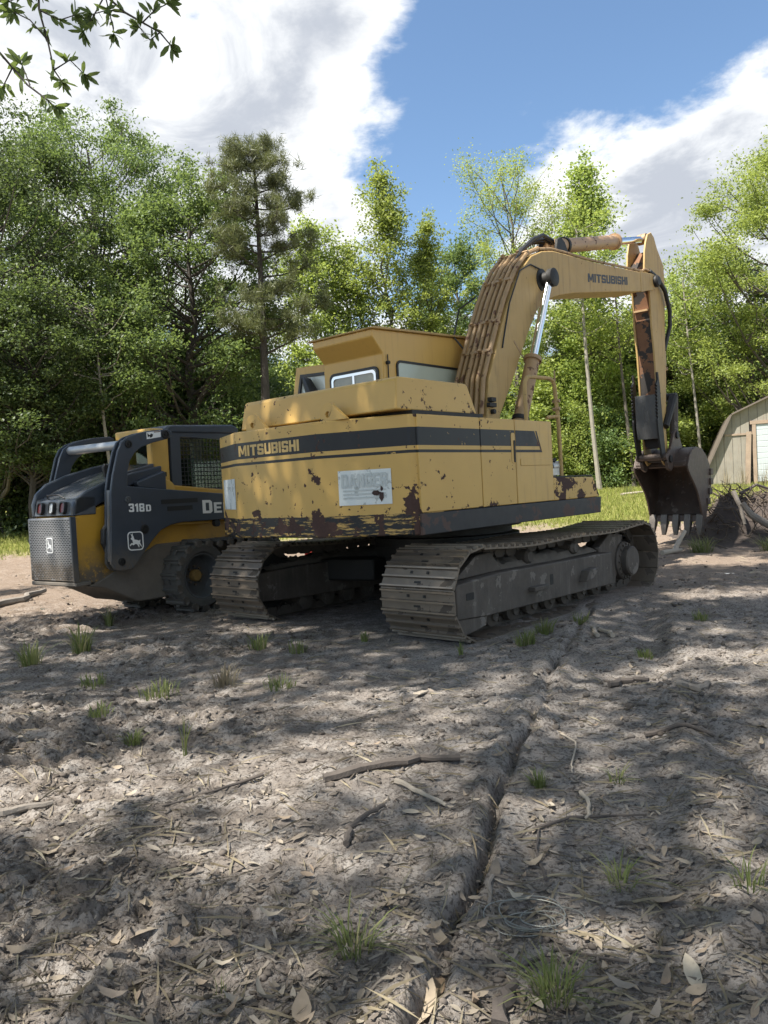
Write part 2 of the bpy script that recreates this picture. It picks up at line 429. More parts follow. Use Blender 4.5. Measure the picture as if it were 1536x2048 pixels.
# ------------------------------------------------------------------ terrain
def _hash(ix, iy, seed):
    h = (ix.astype(np.int64) * 374761393 + iy.astype(np.int64) * 668265263 + seed * 144269504) & 0xFFFFFFFF
    h = ((h ^ (h >> 13)) * 1274126177) & 0xFFFFFFFF
    h = h ^ (h >> 16)
    return (h & 0xFFFF) / 65535.0
def vnoise(x, y, seed=0):
    ix = np.floor(x); iy = np.floor(y)
    fx = x - ix; fy = y - iy
    fx = fx * fx * (3 - 2 * fx); fy = fy * fy * (3 - 2 * fy)
    a = _hash(ix, iy, seed); b = _hash(ix + 1, iy, seed); c = _hash(ix, iy + 1, seed); d_ = _hash(ix + 1, iy + 1, seed)
    return (a + (b - a) * fx) * (1 - fy) + (c + (d_ - c) * fx) * fy
def fbm(x, y, seed=0, oct=4, gain=0.5):
    s = 0; a = 1; t = 0
    for i in range(oct):
        s = s + a * vnoise(x * 2.03 ** i + 17.3 * i, y * 2.03 ** i - 9.1 * i, seed + i); t += a; a *= gain
    return s / t
def smooth(v, a, b):
    t = np.clip((v - a) / (b - a), 0, 1)
    return t * t * (3 - 2 * t)
RUT = np.array([(-0.1, 1.2), (0.02, 1.82), (0.09, 2.11), (0.22, 2.48), (0.37, 3.01), (0.66, 3.89), (1.11, 5.19), (1.58, 6.53), (2.3, 8.4)])
RUT2 = np.array([(1.35, 1.4), (1.50, 2.5), (1.56, 3.3), (1.62, 3.9), (2.01, 5.61), (2.35, 7.06), (3.2, 9.5)])
def poly_dist(x, y, L):
    best = np.full(np.shape(x), 1e9); side = np.zeros(np.shape(x))
    for (ax, ay), (bx, by) in zip(L[:-1], L[1:]):
        dx, dy = bx - ax, by - ay
        t = np.clip(((x - ax) * dx + (y - ay) * dy) / (dx * dx + dy * dy), 0, 1)
        ex, ey = x - ax - t * dx, y - ay - t * dy
        d2 = np.hypot(ex, ey)
        s = np.sign(ex * dy - ey * dx)     # + to the right of the line
        up_ = d2 < best
        best = np.where(up_, d2, best); side = np.where(up_, s, side)
    return best * side
EX, EY, EA = 0.64, 6.12, R(41.5)      # excavator frame
def ex_local(x, y):
    dx, dy = x - EX, y - EY
    return dx * math.cos(EA) - dy * math.sin(EA), dx * math.sin(EA) + dy * math.cos(EA)
def base_z(x, y):
    x = np.asarray(x, float); y = np.asarray(y, float)
    r_ = np.hypot(x, y - 2)
    z = 0.70 * smooth(y, 12, 31) + 0.5 * smooth(y, 31, 75)
    z = z + 0.05 * (fbm(x * .35, y * .35, 5, 2) - .5) * smooth(r_, 1, 6)
    return z
def ground_z(x, y, fine=True):
    x = np.asarray(x, float); y = np.asarray(y, float)
    z = base_z(x, y)
    lr, lf = ex_local(x, y)
    flat = smooth(np.maximum(np.maximum(-3.1 - lr, lr - .15), np.maximum(-.5 - lf, lf - 4.1)), 0, .35)   # calm under the tracks
    lawn = smooth(y + 1.2 * (fbm(x * .5, y * .5, 31, 2) - .5), 17.5, 19.5)
    amp = (0.25 + 0.75 * flat) * (1 - 0.7 * lawn)
    left = smooth(-x, -0.6, 0.8)
    d1 = poly_dist(x, y, RUT)
    d2 = poly_dist(x, y, RUT2)
    wob = (fbm(x * 3, y * 3, 77, 2) - .5)
    prs = .45 + .55 * smooth(fbm(x * 2.3, y * 2.3, 123, 3) + .2 * (y < 3), .42, .60)
    d1w = d1 + wob * .09
    rut = -0.075 * prs * np.exp(-(d1w / .022) ** 2) + 0.020 * np.exp(-((d1w + .07) / .05) ** 2) * (.2 + 1.0 * prs) * (.4 + 1.2 * vnoise(x * 9, y * 9, 88))
    trk = smooth(d1, .05, .16) * (1 - smooth(d1, .62, .8))           # pressed track print right of the rut
    rut = rut - .028 * trk + .02 * np.exp(-((d1 - .78) / .1) ** 2)
    rut = rut - .035 * np.exp(-((d2 + wob * .25) / .10) ** 2) + .012 * np.exp(-((d2 + .22) / .1) ** 2)
    rough = amp * (1 - .55 * trk)
    z = z + rough * (0.075 * (fbm(x * 1.1, y * 1.1, 11, 3) - .5)) + rut * smooth(8.2 - y, 0, 1)
    if fine:
        wx = x + .07 * (vnoise(x * 9, y * 9, 301) - .5); wy = y + .07 * (vnoise(x * 9, y * 9, 302) - .5)
        b1 = 1 - np.abs(2 * vnoise(wx * 6.5, wy * 6.5, 41) - 1)
        b2 = 1 - np.abs(2 * vnoise(wx * 15, wy * 15, 42) - 1)
        b3 = vnoise(wx * 33, wy * 33, 43)
        b4 = vnoise(wx * 75, wy * 75, 44)
        cl = smooth(fbm(x * .9, y * .9, 61, 3), .38, .62)             # clods gather in patches
        cl = np.clip(cl * (.45 + .75 * left), 0, 1.2)
        z = z + rough * ((.011 + .024 * cl) * (b1 ** 1.5 - .4) + (.010 + .024 * cl) * (b2 ** 1.6 - .35) + (.009 + .013 * cl) * (b3 - .5) + .009 * (b4 - .5))
    return z
def gz(x, y, fine=True): return float(ground_z(np.array([x]), np.array([y]), fine)[0])

def grid(x0, x1, y0, y1, st, drop=0.0, sty=None):
    xs = np.linspace(x0, x1, int(round((x1 - x0) / st)) + 1); ys = np.linspace(y0, y1, int(round((y1 - y0) / (sty or st))) + 1)
    X, Y = np.meshgrid(xs, ys)
    Z = ground_z(X, Y)
    nx, ny = len(xs), len(ys)
    V = np.stack([X, Y, Z], -1).reshape(-1, 3)
    i = np.arange(nx * ny).reshape(ny, nx)
    F = np.stack([i[:-1, :-1], i[:-1, 1:], i[1:, 1:], i[1:, :-1]], -1).reshape(-1, 4)
    return V, F
def cut(V, F, x0, x1, y0, y1):
    c = V[F].mean(1)
    inside = (c[:, 0] > x0) & (c[:, 0] < x1) & (c[:, 1] > y0) & (c[:, 1] < y1)
    return V, F[~inside]
gs = [grid(-2.4, 2.4, 1.0, 4.6, .0095)]
gs.append(cut(*grid(-4.8, 5.6, .2, 9.6, .025), -2.4, 2.4, 1.0, 4.6))
gs.append(cut(*grid(-14, 13.6, -1.8, 21, .1), -4.8, 5.6, .2, 9.6))
xs = grid(-300, 300, -200, 500, 4.0)
gs.append(cut(*xs, -14, 13.6, -1.8, 21))
Vs, Fs, off = [], [], 0
for (V, F) in gs:
    Vs.append(V); Fs.append(F + off); off += len(V)
gm = bpy.data.materials.new('grey_dirt'); gm.use_nodes = True
t = NT(gm.node_tree)
geo = t.n('ShaderNodeNewGeometry')
P = geo.outputs['Position']
sp = t.n('ShaderNodeSeparateXYZ', inp={0: P})
dn = t.noise(P, 0.9, 5, 0.6); dn2 = t.noise(P, 7, 6, 0.65); dn3 = t.noise(P, 55, 5, 0.7); dn4 = t.noise(P, 240, 3, 0.7)
c = t.mix(t.sstep(dn, .35, .65), (.285, .256, .232), (.21, .184, .162))
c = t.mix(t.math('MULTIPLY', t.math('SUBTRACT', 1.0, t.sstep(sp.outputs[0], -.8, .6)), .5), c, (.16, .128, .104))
c = t.mix(t.sstep(dn2, .42, .62), c, (.335, .303, .275))
c = t.mix(t.math('MULTIPLY', t.sstep(dn3, .49, .60), .85), c, (.09, .076, .066))
c = t.mix(t.math('MULTIPLY', t.sstep(dn4, .58, .7), .55), c, (.40, .36, .31))
c = t.mix(t.math('MULTIPLY', t.sstep(t.noise(P, 120, 4, .7), .6, .68), .5), c, (.085, .072, .063))
# red-brown mulch tint at the back, grass soil under the lawn
c = t.mix(t.math('MULTIPLY', t.sstep(sp.outputs[1], 6.5, 11.0), .65), c, (.23, .165, .115))
ln = t.math('ADD', sp.outputs[1], t.math('MULTIPLY', t.math('SUBTRACT', t.noise(P, .7, 4), .5), 5.0))
lawnc = t.mix(t.noise(P, 3, 4), (.15, .17, .035), (.26, .24, .08))
c = t.mix(t.sstep(ln, 17.5, 19.5), c, lawnc)
h = t.math('ADD', t.math('MULTIPLY', dn3, 1.0), t.math('MULTIPLY', dn4, .5))
bp = t.n('ShaderNodeBump', inp={'Strength': .85, 'Distance': .025, 'Height': h})
b = t.n('ShaderNodeBsdfPrincipled', inp={'Base Color': c, 'Roughness': .95, 'Specular IOR Level': .15, 'Normal': bp.outputs[0]})
t.n('ShaderNodeOutputMaterial', inp={0: b.outputs[0]})
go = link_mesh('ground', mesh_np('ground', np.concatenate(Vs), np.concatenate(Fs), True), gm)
tag(go, 'bare grey dirt clearing with ruts, turning to lawn at the back', 'ground', kind='structure')

# ------------------------------------------------------------------ excavator (local frame: x right, y forward, z up)
RC = -1.575
ex = empty('excavator', (EX, EY, -0.035), -EA)
tag(ex, 'large weathered yellow tracked excavator with black stripe and raised boom', 'excavator')
HR, HL = -.335, -2.815
# counterweight
cwp = [(HR - .012, .2), (HR - .012, -.12), (HR - .045, -.185), (-1.15, -.49), (-2.2, -.525), (HL + .03, -.26), (HL + .012, -.12), (HL + .012, .2)]
cwt = MB().prism(cwp, 'z', .935, 1.92).obj('counterweight', M['cw'], ex, .012)
d1 = Vector((HR - .045 + 1.15, -.185 + .49, 0)).normalized()
nr = Vector((d1.y, -d1.x, 0))
block_text('MITSUBISHI', .098, .80, M['yelprint'], cwt, 'lettering', (-2.15, -.5258, 1.69), (1.05, .035, 0), (0, 0, 1), .6)
# danger sign lies on the right facet
so = Vector((-1.15, -.49, 0)) + d1 * .19 + nr * .003
sg = MB()
W_, H_ = .47, .29
sg.add([so + Vector((0, 0, 1.2)), so + d1 * W_ + Vector((0, 0, 1.2)), so + d1 * W_ + Vector((0, 0, 1.2 + H_)), so + Vector((0, 0, 1.2 + H_)),
        so + nr * .003 + Vector((0, 0, 1.2)), so + nr * .003 + d1 * W_ + Vector((0, 0, 1.2)), so + nr * .003 + d1 * W_ + Vector((0, 0, 1.2 + H_)), so + nr * .003 + Vector((0, 0, 1.2 + H_))],
       [(0, 1, 2, 3), (4, 5, 6, 7), (0, 1, 5, 4), (1, 2, 6, 5), (2, 3, 7, 6), (3, 0, 4, 7)])
sgo = sg.obj('warning_sign', M['sign'], cwt)
sgo['label'] = 'faded white sign reading DANGER'
block_text('DANGER', .115, .41, M['signtxt'], cwt, 'sign_lettering', so + nr * .0085 + d1 * .03 + Vector((0, 0, 1.345)), d1, (0, 0, 1), .8)
lines = MB()
for zz in (1.315, 1.285, 1.255):
    a = so + nr * .0078
    lines.add([a + d1 * .04 + Vector((0, 0, zz)), a + d1 * .42 + Vector((0, 0, zz)), a + d1 * .42 + Vector((0, 0, zz + .012)), a + d1 * .04 + Vector((0, 0, zz + .012))], [(0, 1, 2, 3)])
lines.obj('sign_small_print', M['signtxt'], cwt)
rp = MB(); a = so + nr * .0088 + d1 * .335
def star(cx_, cz_, rs): return [(cx_ + rs[i] * math.cos(2 * math.pi * i / len(rs)), cz_ + rs[i] * math.sin(2 * math.pi * i / len(rs))) for i in range(len(rs))]
for (cx_, cz_, rs) in ((0, 1.295, [.025, .03, .02, .03, .04, .028, .022, .03]), (.045, 1.275, [.02, .03, .024, .05, .016, .03, .055, .03]), (.05, 1.325, [.014, .016, .03, .012, .012, .02, .012])):
    q = [a + d1 * px_ + Vector((0, 0, pz_)) for px_, pz_ in star(cx_, cz_, rs)]
    rp.add(q, [tuple(range(len(q)))])
rp.obj('rust_patch', mat('bare_rust', (.05, .028, .024), .85, var=.4, vs_=20), cwt)
d0 = Vector((-2.2 - HL - .03, -.525 + .26, 0)).normalized(); n0 = Vector((d0.y, -d0.x, 0))
s0 = Vector((HL + .03, -.26, 0)) + d0 * .10 + n0 * .004
MB().add([s0 + Vector((0, 0, 1.2)), s0 + d0 * .47 + Vector((0, 0, 1.2)), s0 + d0 * .47 + Vector((0, 0, 1.49)), s0 + Vector((0, 0, 1.49))], [(0, 1, 2, 3)]).obj('warning_sign', M['sign'], cwt)
# lifting lugs
for rx in (-2.03, -1.03):
    prof = [(rx - .125, 1.92)] + [(rx + .09 * math.cos(R(a_)) - .03, 1.985 + .09 * math.sin(R(a_))) for a_ in range(190, 20, -17)] + [(rx + .19, 1.92)]
    n_ = len(prof)
    inner = [(rx - .03 + .028 * math.cos(R(225 - 360 * i / n_)), 1.975 + .028 * math.sin(R(225 - 360 * i / n_))) for i in range(n_)]
    MB().ring(prof, inner, 'y', -.42, -.385).obj('lifting_lug', M['hood'], ex, .004)
# engine hood
hp = [(-.30, 1.955), (-.265, 2.2), (-.24, 2.225), (.70, 2.225), (.73, 2.2), (.83, 1.955)]
hoodm = MB()
xs_r, xs_l = -.40, -2.38
vv = [(xs_r - (.0 if z < 2 else .02), y, z) for y, z in hp] + [(xs_l + (0 if z < 2 else .03), y, z) for y, z in hp]
n_ = len(hp)
hoodm.add(vv, [tuple(range(n_)), tuple(range(n_, 2 * n_))[::-1]] + [(i, n_ + i, n_ + (i + 1) % n_, (i + 1) % n_) for i in range(n_)])
hoodm.obj('engine_hood', M['hood'], ex, .012)
MB().box(HR - .05, HL + .05, -.12, .9, 1.92, 1.957).obj('hood_gasket', M['dark'], ex)
# body core, deck and side panels
MB().box(HR - .03, HL + .03, .0, 2.04, .96, 1.895).obj('body_core', M['dark'], ex)
sk = MB().prism([(-.13, .93), (3.09, .93), (3.115, 1.105), (-.13, 1.105)], 'x', HR + .004, HR - .09).obj('frame_skirt', M['skirt'], ex, .006)
MB().prism([(-.1, .93), (2.6, .93), (2.6, 1.105), (-.1, 1.105)], 'x', HL, HL + .09).obj('frame_skirt', M['skirt'], ex, .006)
MB().box(HL + .1, HR - .1, -.05, 3.05, .95, 1.09).obj('deck', M['dark'], ex)
pn = [(-.128, .762), (.772, 1.347), (1.357, 2.06)]
for i, (y0, y1) in enumerate(pn):
    nm = ['side_panel', 'engine_door', 'side_panel'][i]
    if i == 2:   # stripe ends in a slant, so the front panel is plain with a fitted decal
        o = MB().box(HR, HR - .035, y0, y1, 1.113, 1.918).obj(nm, M['yel'], ex, .006)
        dec = MB()
        for (a_, z0, z1) in ((.43, 1.665, 1.815), (.43, 1.605, 1.63)):
            e0 = 1.80 if z1 > 1.7 else 1.852; e1 = 1.71 if z1 > 1.7 else 1.84
            dec.add([(HR + .0022, y0, z0), (HR + .0022, e0, z0), (HR + .0022, e1, z1), (HR + .0022, y0, z1)], [(0, 1, 2, 3)])
        dec.add([(HR + .0022, 1.815, 1.63), (HR + .0022, 1.84, 1.63), (HR + .0022, 1.757, 1.815), (HR + .0022, 1.732, 1.815)], [(0, 1, 2, 3)])
        dec.obj('stripe_decal', M['skirt'], o)
        MB().prism(rrect(1.43, 2.02, 1.475, 1.545, .012), 'x', HR - .002, HR + .006).obj('pressed_rib', M['yel'], o, .004)
    else:
        o = MB().box(HR, HR - .035, y0, y1, 1.113, 1.918).obj(nm, M['panel'], ex, .006)
    if i == 1:
        MB().prism(rrect(1.275, 1.345, 1.5, 1.79, .02), 'x', HR, HR + .004).obj('latch_plate', M['yel'], o, .002)
        MB().prism(rrect(1.312, 1.338, 1.51, 1.72, .01), 'x', HR + .003, HR + .010).obj('door_handle', M['dark'], o, .002)
MB().box(HL, HL + .035, -.128, 1.2, 1.113, 1.918).obj('side_panel', M['panel'], ex, .006)
MB().box(HL + .2, HR - .036, .85, 2.05, 1.9, 1.921).obj('top_deck', M['yel2'], ex)
tk = MB()
tk.prism([(2.066, 1.108), (3.10, 1.108), (2.955, 1.335), (2.066, 1.345)], 'x', HR - .004, HR - .75)
tk.obj('fuel_tank', M['tank'], ex, .01)
MB().box(HR - .74, HR - .012, 2.08, 2.95, 1.345, 1.36).obj('tank_tread', M['dark'], ex)
pump = MB().cyl((HR - .1, 2.17, 1.46), (HR - .1, 2.34, 1.47), .05, 14); pump.box(HR - .2, HR - .05, 2.13, 2.28, 1.37, 1.44); pump.cyl((HR - .12, 2.25, 1.36), (HR - .12, 2.25, 1.52), .035, 10)
pump.obj('fuel_pump', mat('pale_alloy', (.45, .45, .43), .4, metal=.5, var=.5, vs_=18), ex)
MB().tube([(HR - .1, 2.25, 1.50), (HR - .05, 2.2, 1.54), (HR - .08, 2.12, 1.5), (HR - .1, 2.1, 1.4)], .014).obj('hose', M['hose'], ex)
# handrail
hr = MB().tube([(HR - .05, 1.66, 1.91), (HR - .05, 1.655, 2.2), (HR - .05, 1.665, 2.30), (HR - .05, 1.70, 2.345), (HR - .05, 1.76, 2.36), (HR - .05, 2.14, 2.372), (HR - .05, 2.22, 2.355), (HR - .05, 2.255, 2.3), (HR - .05, 2.275, 2.14), (HR - .05, 2.30, 1.99), (HR - .05, 2.32, 1.45), (HR - .05, 2.32, 1.34)], .021, 8)
hro = hr.obj('handrail', M['yel2'], ex)
MB().tube([(HR - .05, 2.298, 1.985), (HR - .05, 2.10, 1.97), (HR - .05, 2.07, 1.955)], .019, 8).obj('rail_bracket', M['yel2'], hro)
br = MB()
for z in (2.14, 2.06): br.cyl((HR - .09, 2.277, z), (HR - .01, 2.277, z + .004), .018, 8)
br.tube([(HR - .05, 2.27, 2.35), (HR - .05, 2.262, 2.46)], .008, 6)
br.obj('rail_clamp', M['pipe'], hro)
MB().tube([(HR - .4, 1.06 + .035 * math.cos(R(a_)), 1.92 + .05 * math.sin(R(a_))) for a_ in range(0, 181, 20)], .007, 6).obj('lifting_eye', M['yel'], ex)
# turntable + car body
MB().lathe((RC, 1.85, 0), (0, 0, 1), [(0, .70), (.80, .70), (.80, .79), (.72, .80), (.72, .86), (.82, .87), (.82, .945), (0, .945)], 36).obj('turntable', M['dark'], ex)
cb = MB().box(RC - .55, RC + .55, 1.25, 2.45, .36, .71)
for s in (-1, 1):
    for y in (1.05, 2.4):
        cb.prism([(RC + s * .4, y), (RC + s * .4, y + .3), (RC + s * 1.05, y + .3 + (y - 1.6) * .3), (RC + s * 1.05, y + (y - 1.6) * .3)], 'z', .34, .58)
cb.obj('car_body', M['dark'], ex, .02)

# ------------------------------------------------------------------ tracks
TW = .76
shoe = MB()
# profile in (along, up): plate with three grousers, up = outwards
sp_ = [(-.094, 0), (.088, 0), (.102, .012), (.094, .014), (.088, .034), (.074, .034), (.068, .014), (.012, .014), (.006, .038), (-.008, .038), (-.014, .014), (-.072, .014), (-.078, .036), (-.092, .036), (-.096, .012)]
shoe.prism(sp_, 'x', -TW / 2, TW / 2)
shoe_me = shoe.mesh('track_shoe', smooth=False); shoe_me.materials.append(M['steel']); shoe_me.materials.append(M['edge'])
for p_ in shoe_me.polygons:
    if p_.center.z > .032 and p_.normal.z > .9: p_.material_index = 1
bolt = MB()
for x in (-.085, .085):
    bolt.box(x - .012, x + .012, .03, .052, .013, .021)
bolt.box(-.035, .035, -.052, -.034, .0142, .0155)
bolt_me = bolt.mesh('bolts', smooth=False); bolt_me.materials.append(M['dark'])
lk = MB()
for x in (-.105, .07):
    lk.prism([(-.10, -.002), (-.10, -.045), (-.06, -.095), (.05, -.095), (.10, -.045), (.10, -.002)], 'x', x, x + .035)
lk.cyl((-.115, -.085, -.05), (.115, -.085, -.05), .026, 10)
link_me = lk.mesh('chain_link', smooth=False); link_me.materials.append(M['frame'])
def track_path(cA, RA, cB, RB, sag):
    pts = []
    for i in range(200): # bottom from rear to front
        t_ = i / 200
        pts.append((cA[0] + (cB[0] - cA[0]) * t_, (cA[1] - RA) + ((cB[1] - RB) - (cA[1] - RA)) * t_))
    for i in range(160):
        a = R(-90 + 180 * i / 160)
        pts.append((cB[0] + RB * math.cos(a), cB[1] + RB * math.sin(a)))
    for i in range(200):
        t_ = i / 200
        pts.append((cB[0] + (cA[0] - cB[0]) * t_, (cB[1] + RB) + ((cA[1] + RA) - (cB[1] + RB)) * t_ - sag * math.sin(math.pi * t_) * (1 + .35 * math.sin(3 * math.pi * t_))))
    for i in range(160):
        a = R(90 + 180 * i / 160)
        pts.append((cA[0] + RA * math.cos(a), cA[1] + RA * math.sin(a)))
    return np.array(pts)
def resample(P, n):
    Q = np.vstack([P, P[:1]])
    s = np.concatenate([[0], np.cumsum(np.hypot(*np.diff(Q, axis=0).T))])
    u = np.linspace(0, s[-1], n, endpoint=False)
    return np.stack([np.interp(u, s, Q[:, 0]), np.interp(u, s, Q[:, 1])], -1), s[-1]
TP = track_path((.19, .415), .37, (3.47, .40), .365, .045)
_, plen = resample(TP, 10)
NSH = int(round(plen / .19))
pts, _ = resample(TP, NSH)
for side, xc in ((0, -TW / 2), (1, 2 * RC + TW / 2)):
    ch = empty('track_chain'); ch.parent = ex
    ch['label'] = ['near steel track belt', 'far steel track belt'][side]
    for i in range(NSH):
        p = pts[i]; q = pts[(i + 1) % NSH]; o_ = pts[i - 1]
        tv = q - o_; a = math.atan2(tv[1], tv[0])
        # at i the outward normal is to the right of travel
        Mx = Matrix.Translation((xc, p[0], p[1])) @ Matrix.Rotation(a + math.pi, 4, 'X')
        s_ = link_mesh('track_shoe', shoe_me, None, ch); s_.matrix_local = Mx @ Matrix.Rotation(R(random.Random(i).uniform(-1.2, 1.2)), 4, 'X')
        l_ = link_mesh('chain_link', link_me, None, ch); l_.matrix_local = Mx
        if (p[0] < 1.0 and p[1] > .1): 
            b_ = link_mesh('shoe_bolts', bolt_me, None, ch); b_.matrix_local = Mx; b_['kind'] = 'stuff'
for side in (0, 1):
    s = 1 if side == 0 else -1
    xo = (-.03 if side == 0 else 2 * RC + .03)             # outer face
    xi = (-.30 if side == 0 else 2 * RC + .30)
    X0, X1 = (-.16, -.62) if side == 0 else (2 * RC + .16, 2 * RC + .62)
    f_ = MB()
    f_.prism([(-.10, .245), (-.10, .50), (-.06, .53), (.55, .555), (2.72, .52), (2.74, .18), (.35, .215)], 'x', (X0 + .11 * s), X1)
    fo = f_.obj('track_frame', M['frame'], ex, .012)
    g = MB().prism([(-.075, .10), (-.09, .245), (.34, .215), (.32, .14), (.1, .11)], 'x', X0 + .10 * s, X0 - .05 * s)
    g.obj('idler_guard', M['frame'], fo, .008)
    MB().prism([(.02, .55), (.33, .72), (.55, .73), (.72, .56)], 'x', X0 + .02 * s, X0 - .08 * s).obj('frame_gusset', M['frame'], fo, .006)
    MB().box(X0 + .10 * s, X0 + .18 * s, 1.0, 1.25, .33, .37).obj('step_bracket', M['frame'], fo, .006)
    MB().prism([(1.95, .30), (2.02, .40), (2.2, .42), (2.22, .39), (2.1, .32)], 'x', X0 + .10 * s, X0 + .2 * s).obj('step_bracket', M['frame'], fo, .008)
    slot = MB()
    for (y, z, a_, b_) in ((.09, .415, .055, .03), (1.42, .39, .03, .05)): slot.prism(rrect(y - a_, y + a_, z - b_, z + b_, .012), 'x', X0 + .106 * s, X0 + .1125 * s)
    slot.obj('frame_slot', M['dark'], fo)
    for y in np.linspace(.62, 2.95, 8):
        ro = MB().lathe((X0 - .02 * s, y, .165), (-s, 0, 0), [(0, -.02), (.045, -.02), (.05, .0), (.10, .02), (.10, .07), (.085, .075), (.085, .33), (.10, .335), (.10, .38), (0, .40)], 14)
        ro.obj('track_roller', M['frame'], fo)
    for y in (1.25, 2.15):
        MB().lathe((X0, y, .62), (-s, 0, 0), [(0, 0), (.05, 0), (.07, .03), (.07, .3), (0, .3)], 12).obj('carrier_roller', M['frame'], fo)
    MB().lathe((X0 - .1 * s, .19, .415), (-s, 0, 0), [(0, 0), (.10, 0), (.12, .05), (.29, .06), (.29, .2), (.12, .21), (0, .22)], 28).obj('idler_wheel', M['dark'], ex)
    # sprocket with teeth
    tp = []
    for i in range(21):
        for (da, rr_) in ((-.35, .26), (-.14, .325), (.14, .325), (.35, .26)):
            a = 2 * math.pi * (i + da) / 21
            tp.append((3.47 + rr_ * math.cos(a), .40 + rr_ * math.sin(a)))
    spk = MB().prism(tp, 'x', X0 - .18 * s, X0 - .24 * s).obj('drive_sprocket', M['dark'], ex)
    fd = MB().lathe((X0 - .1 * s, 3.28, .37), (s, 0, 0), [(0, -.3), (.24, -.3), (.24, -.02), (.215, .0), (.215, .10), (.20, .12), (.165, .125), (.165, .19), (.15, .205), (0, .21)], 28)
    fd.obj('final_drive', M['frame'], ex)
    bl = MB()
    for i in range(16):
        a = 2 * math.pi * i / 16
        bl.cyl((X0 - .0 * s, 3.28 + .188 * math.cos(a), .37 + .188 * math.sin(a)), (X0 + .035 * s, 3.28 + .188 * math.cos(a), .37 + .188 * math.sin(a)), .014, 6)
    bl.obj('drive_bolts', M['frame'], ex)['kind'] = 'stuff'
    MB().prism([(2.68, .56), (2.95, .70), (3.3, .66), (3.06, .14), (2.74, .16)], 'x', X0 - .02 * s, X0 - .12 * s).obj('drive_bracket', M['frame'], ex, .01)
# packed dirt on the track frames
rg = random.Random(5)
for side, (xa, xb) in enumerate(((-.18, -.55), (2 * RC + .18, 2 * RC + .55))):
    nx, ny = 10, 60
    vv = []
    for j in range(ny):
        for i in range(nx):
            u_, v_ = i / (nx - 1), j / (ny - 1)
            y = .1 + 2.55 * v_
            hgt = .035 + .05 * math.sin(math.pi * u_) * (.5 + rg.random()) + .02 * rg.random()
            if i in (0, nx - 1): hgt = .0
            vv.append((xa + (xb - xa) * u_, y, .535 + hgt * (.3 + .7 * math.sin(math.pi * v_) ** .3)))
    MB().add(vv, [(j * nx + i, j * nx + i + 1, (j + 1) * nx + i + 1, (j + 1) * nx + i) for j in range(ny - 1) for i in range(nx - 1)]).obj('packed_dirt', M['jlow'], ex)

# ------------------------------------------------------------------ cab
CR, CLf, CB, CF = -1.92, -2.84, 1.32, 2.95
cabm = MB()
cabm.prism([(CB, 1.9), (CB, 2.79), (CB - .16, 2.955), (CB - .16, 3.035), (CF, 3.115), (CF, 1.9)], 'x', CR, CLf)
cab = cabm.obj('cab', M['cabyel'], ex, .012)
rf = MB()
rf.prism([(CB - .185, 3.034), (CB - .19, 3.05), (CB - .15, 3.062), (CF + .05, 3.145), (CF + .05, 3.118)], 'x', CR + .035, CLf - .05)
rf.obj('cab_roof', M['yel2'], cab, .005)
def window(parent, ax, at, outer, inner_w, glass, s, name='cab_window'):
    (a0, a1, b0, b1, rr_) = outer
    o_ = rrect(a0, a1, b0, b1, rr_); i_ = rrect(a0 + inner_w, a1 - inner_w, b0 + inner_w, b1 - inner_w, max(.01, rr_ - inner_w))
    g = MB().prism(i_, ax, at + .004 * s, at + .008 * s).obj('window_pane', glass, parent)
    return MB().ring(o_, i_, ax, at - .004 * s, at + .016 * s).obj('window_seal', M['seal'], parent)
window(cab, 'y', CB, (-2.74, -1.985, 2.18, 2.665, .07), .028, mat('rear_glass', (.27, .26, .21), .25, var=.3, vs_=2, bump=0, spec=.8), -1)
o_ = rrect(-2.705, -2.02, 2.22, 2.63, .055); i_ = rrect(-2.675, -2.05, 2.25, 2.60, .04)
MB().ring(o_, i_, 'y', CB - .006, CB - .022).obj('window_frame', M['chrome'], cab)
MB().box(-2.375, -2.345, CB - .02, CB - .008, 2.2, 2.61).obj('window_mullion', M['chrome'], cab)
window(cab, 'x', CR, (1.53, 2.75, 2.2, 2.735, .07), .026, M['glass'], 1)
MB().cyl((CR + .012, 1.385, 2.5), (CR + .012, 1.385, 2.78), .006, 6).obj('wiper_arm', M['dark'], cab)
MB().cyl((CR + .0, 1.375, 2.69), (CR + .04, 1.375, 2.69), .02, 8).obj('wiper_pivot', M['dark'], cab)
# open cab door, swung back beside the cab
dv = Vector((-1, .06, 0)).normalized(); dn_ = Vector((dv.y, -dv.x, 0))
def dpt(u_, z, off=0): 
    p = Vector((CLf - .005, CB + .18, 0)) + dv * u_ + dn_ * off
    return (p.x, p.y, z)
def door_ring(o2, i2, a, b, name, mt, par):
    mb = MB().ring(o2, i2, 'y', a, b)
    mb.v = [dpt(x, z, y) for (x, y, z) in mb.v]
    return mb.obj(name, mt, par)
ou = [(0, 1.95), (0, 2.83), (.68, 2.87), (.85, 2.2), (.85, 1.95)]
def dens_(p, n=6):
    r_ = []
    for i in range(len(p)):
        a = Vector(p[i]); b = Vector(p[(i + 1) % len(p)])
        r_ += [tuple(a.lerp(b, t_ / n)) for t_ in range(n)]
    return r_
ou = dens_(ou); ins = dens_([(.10, 2.2), (.10, 2.74), (.60, 2.77), (.74, 2.25), (.70, 2.2)])
cd = door_ring(ou, ins, -.02, .02, 'cab_door', M['cabyel'], ex)
door_ring(dens_([(.09, 2.19), (.09, 2.745), (.608, 2.777), (.75, 2.25), (.70, 2.19)]), dens_([(.125, 2.225), (.125, 2.71), (.58, 2.738), (.705, 2.26), (.67, 2.225)]), -.028, .028, 'window_seal', M['seal'], cd)
gp = [(.10, 2.2), (.10, 2.74), (.60, 2.77), (.73, 2.2)]
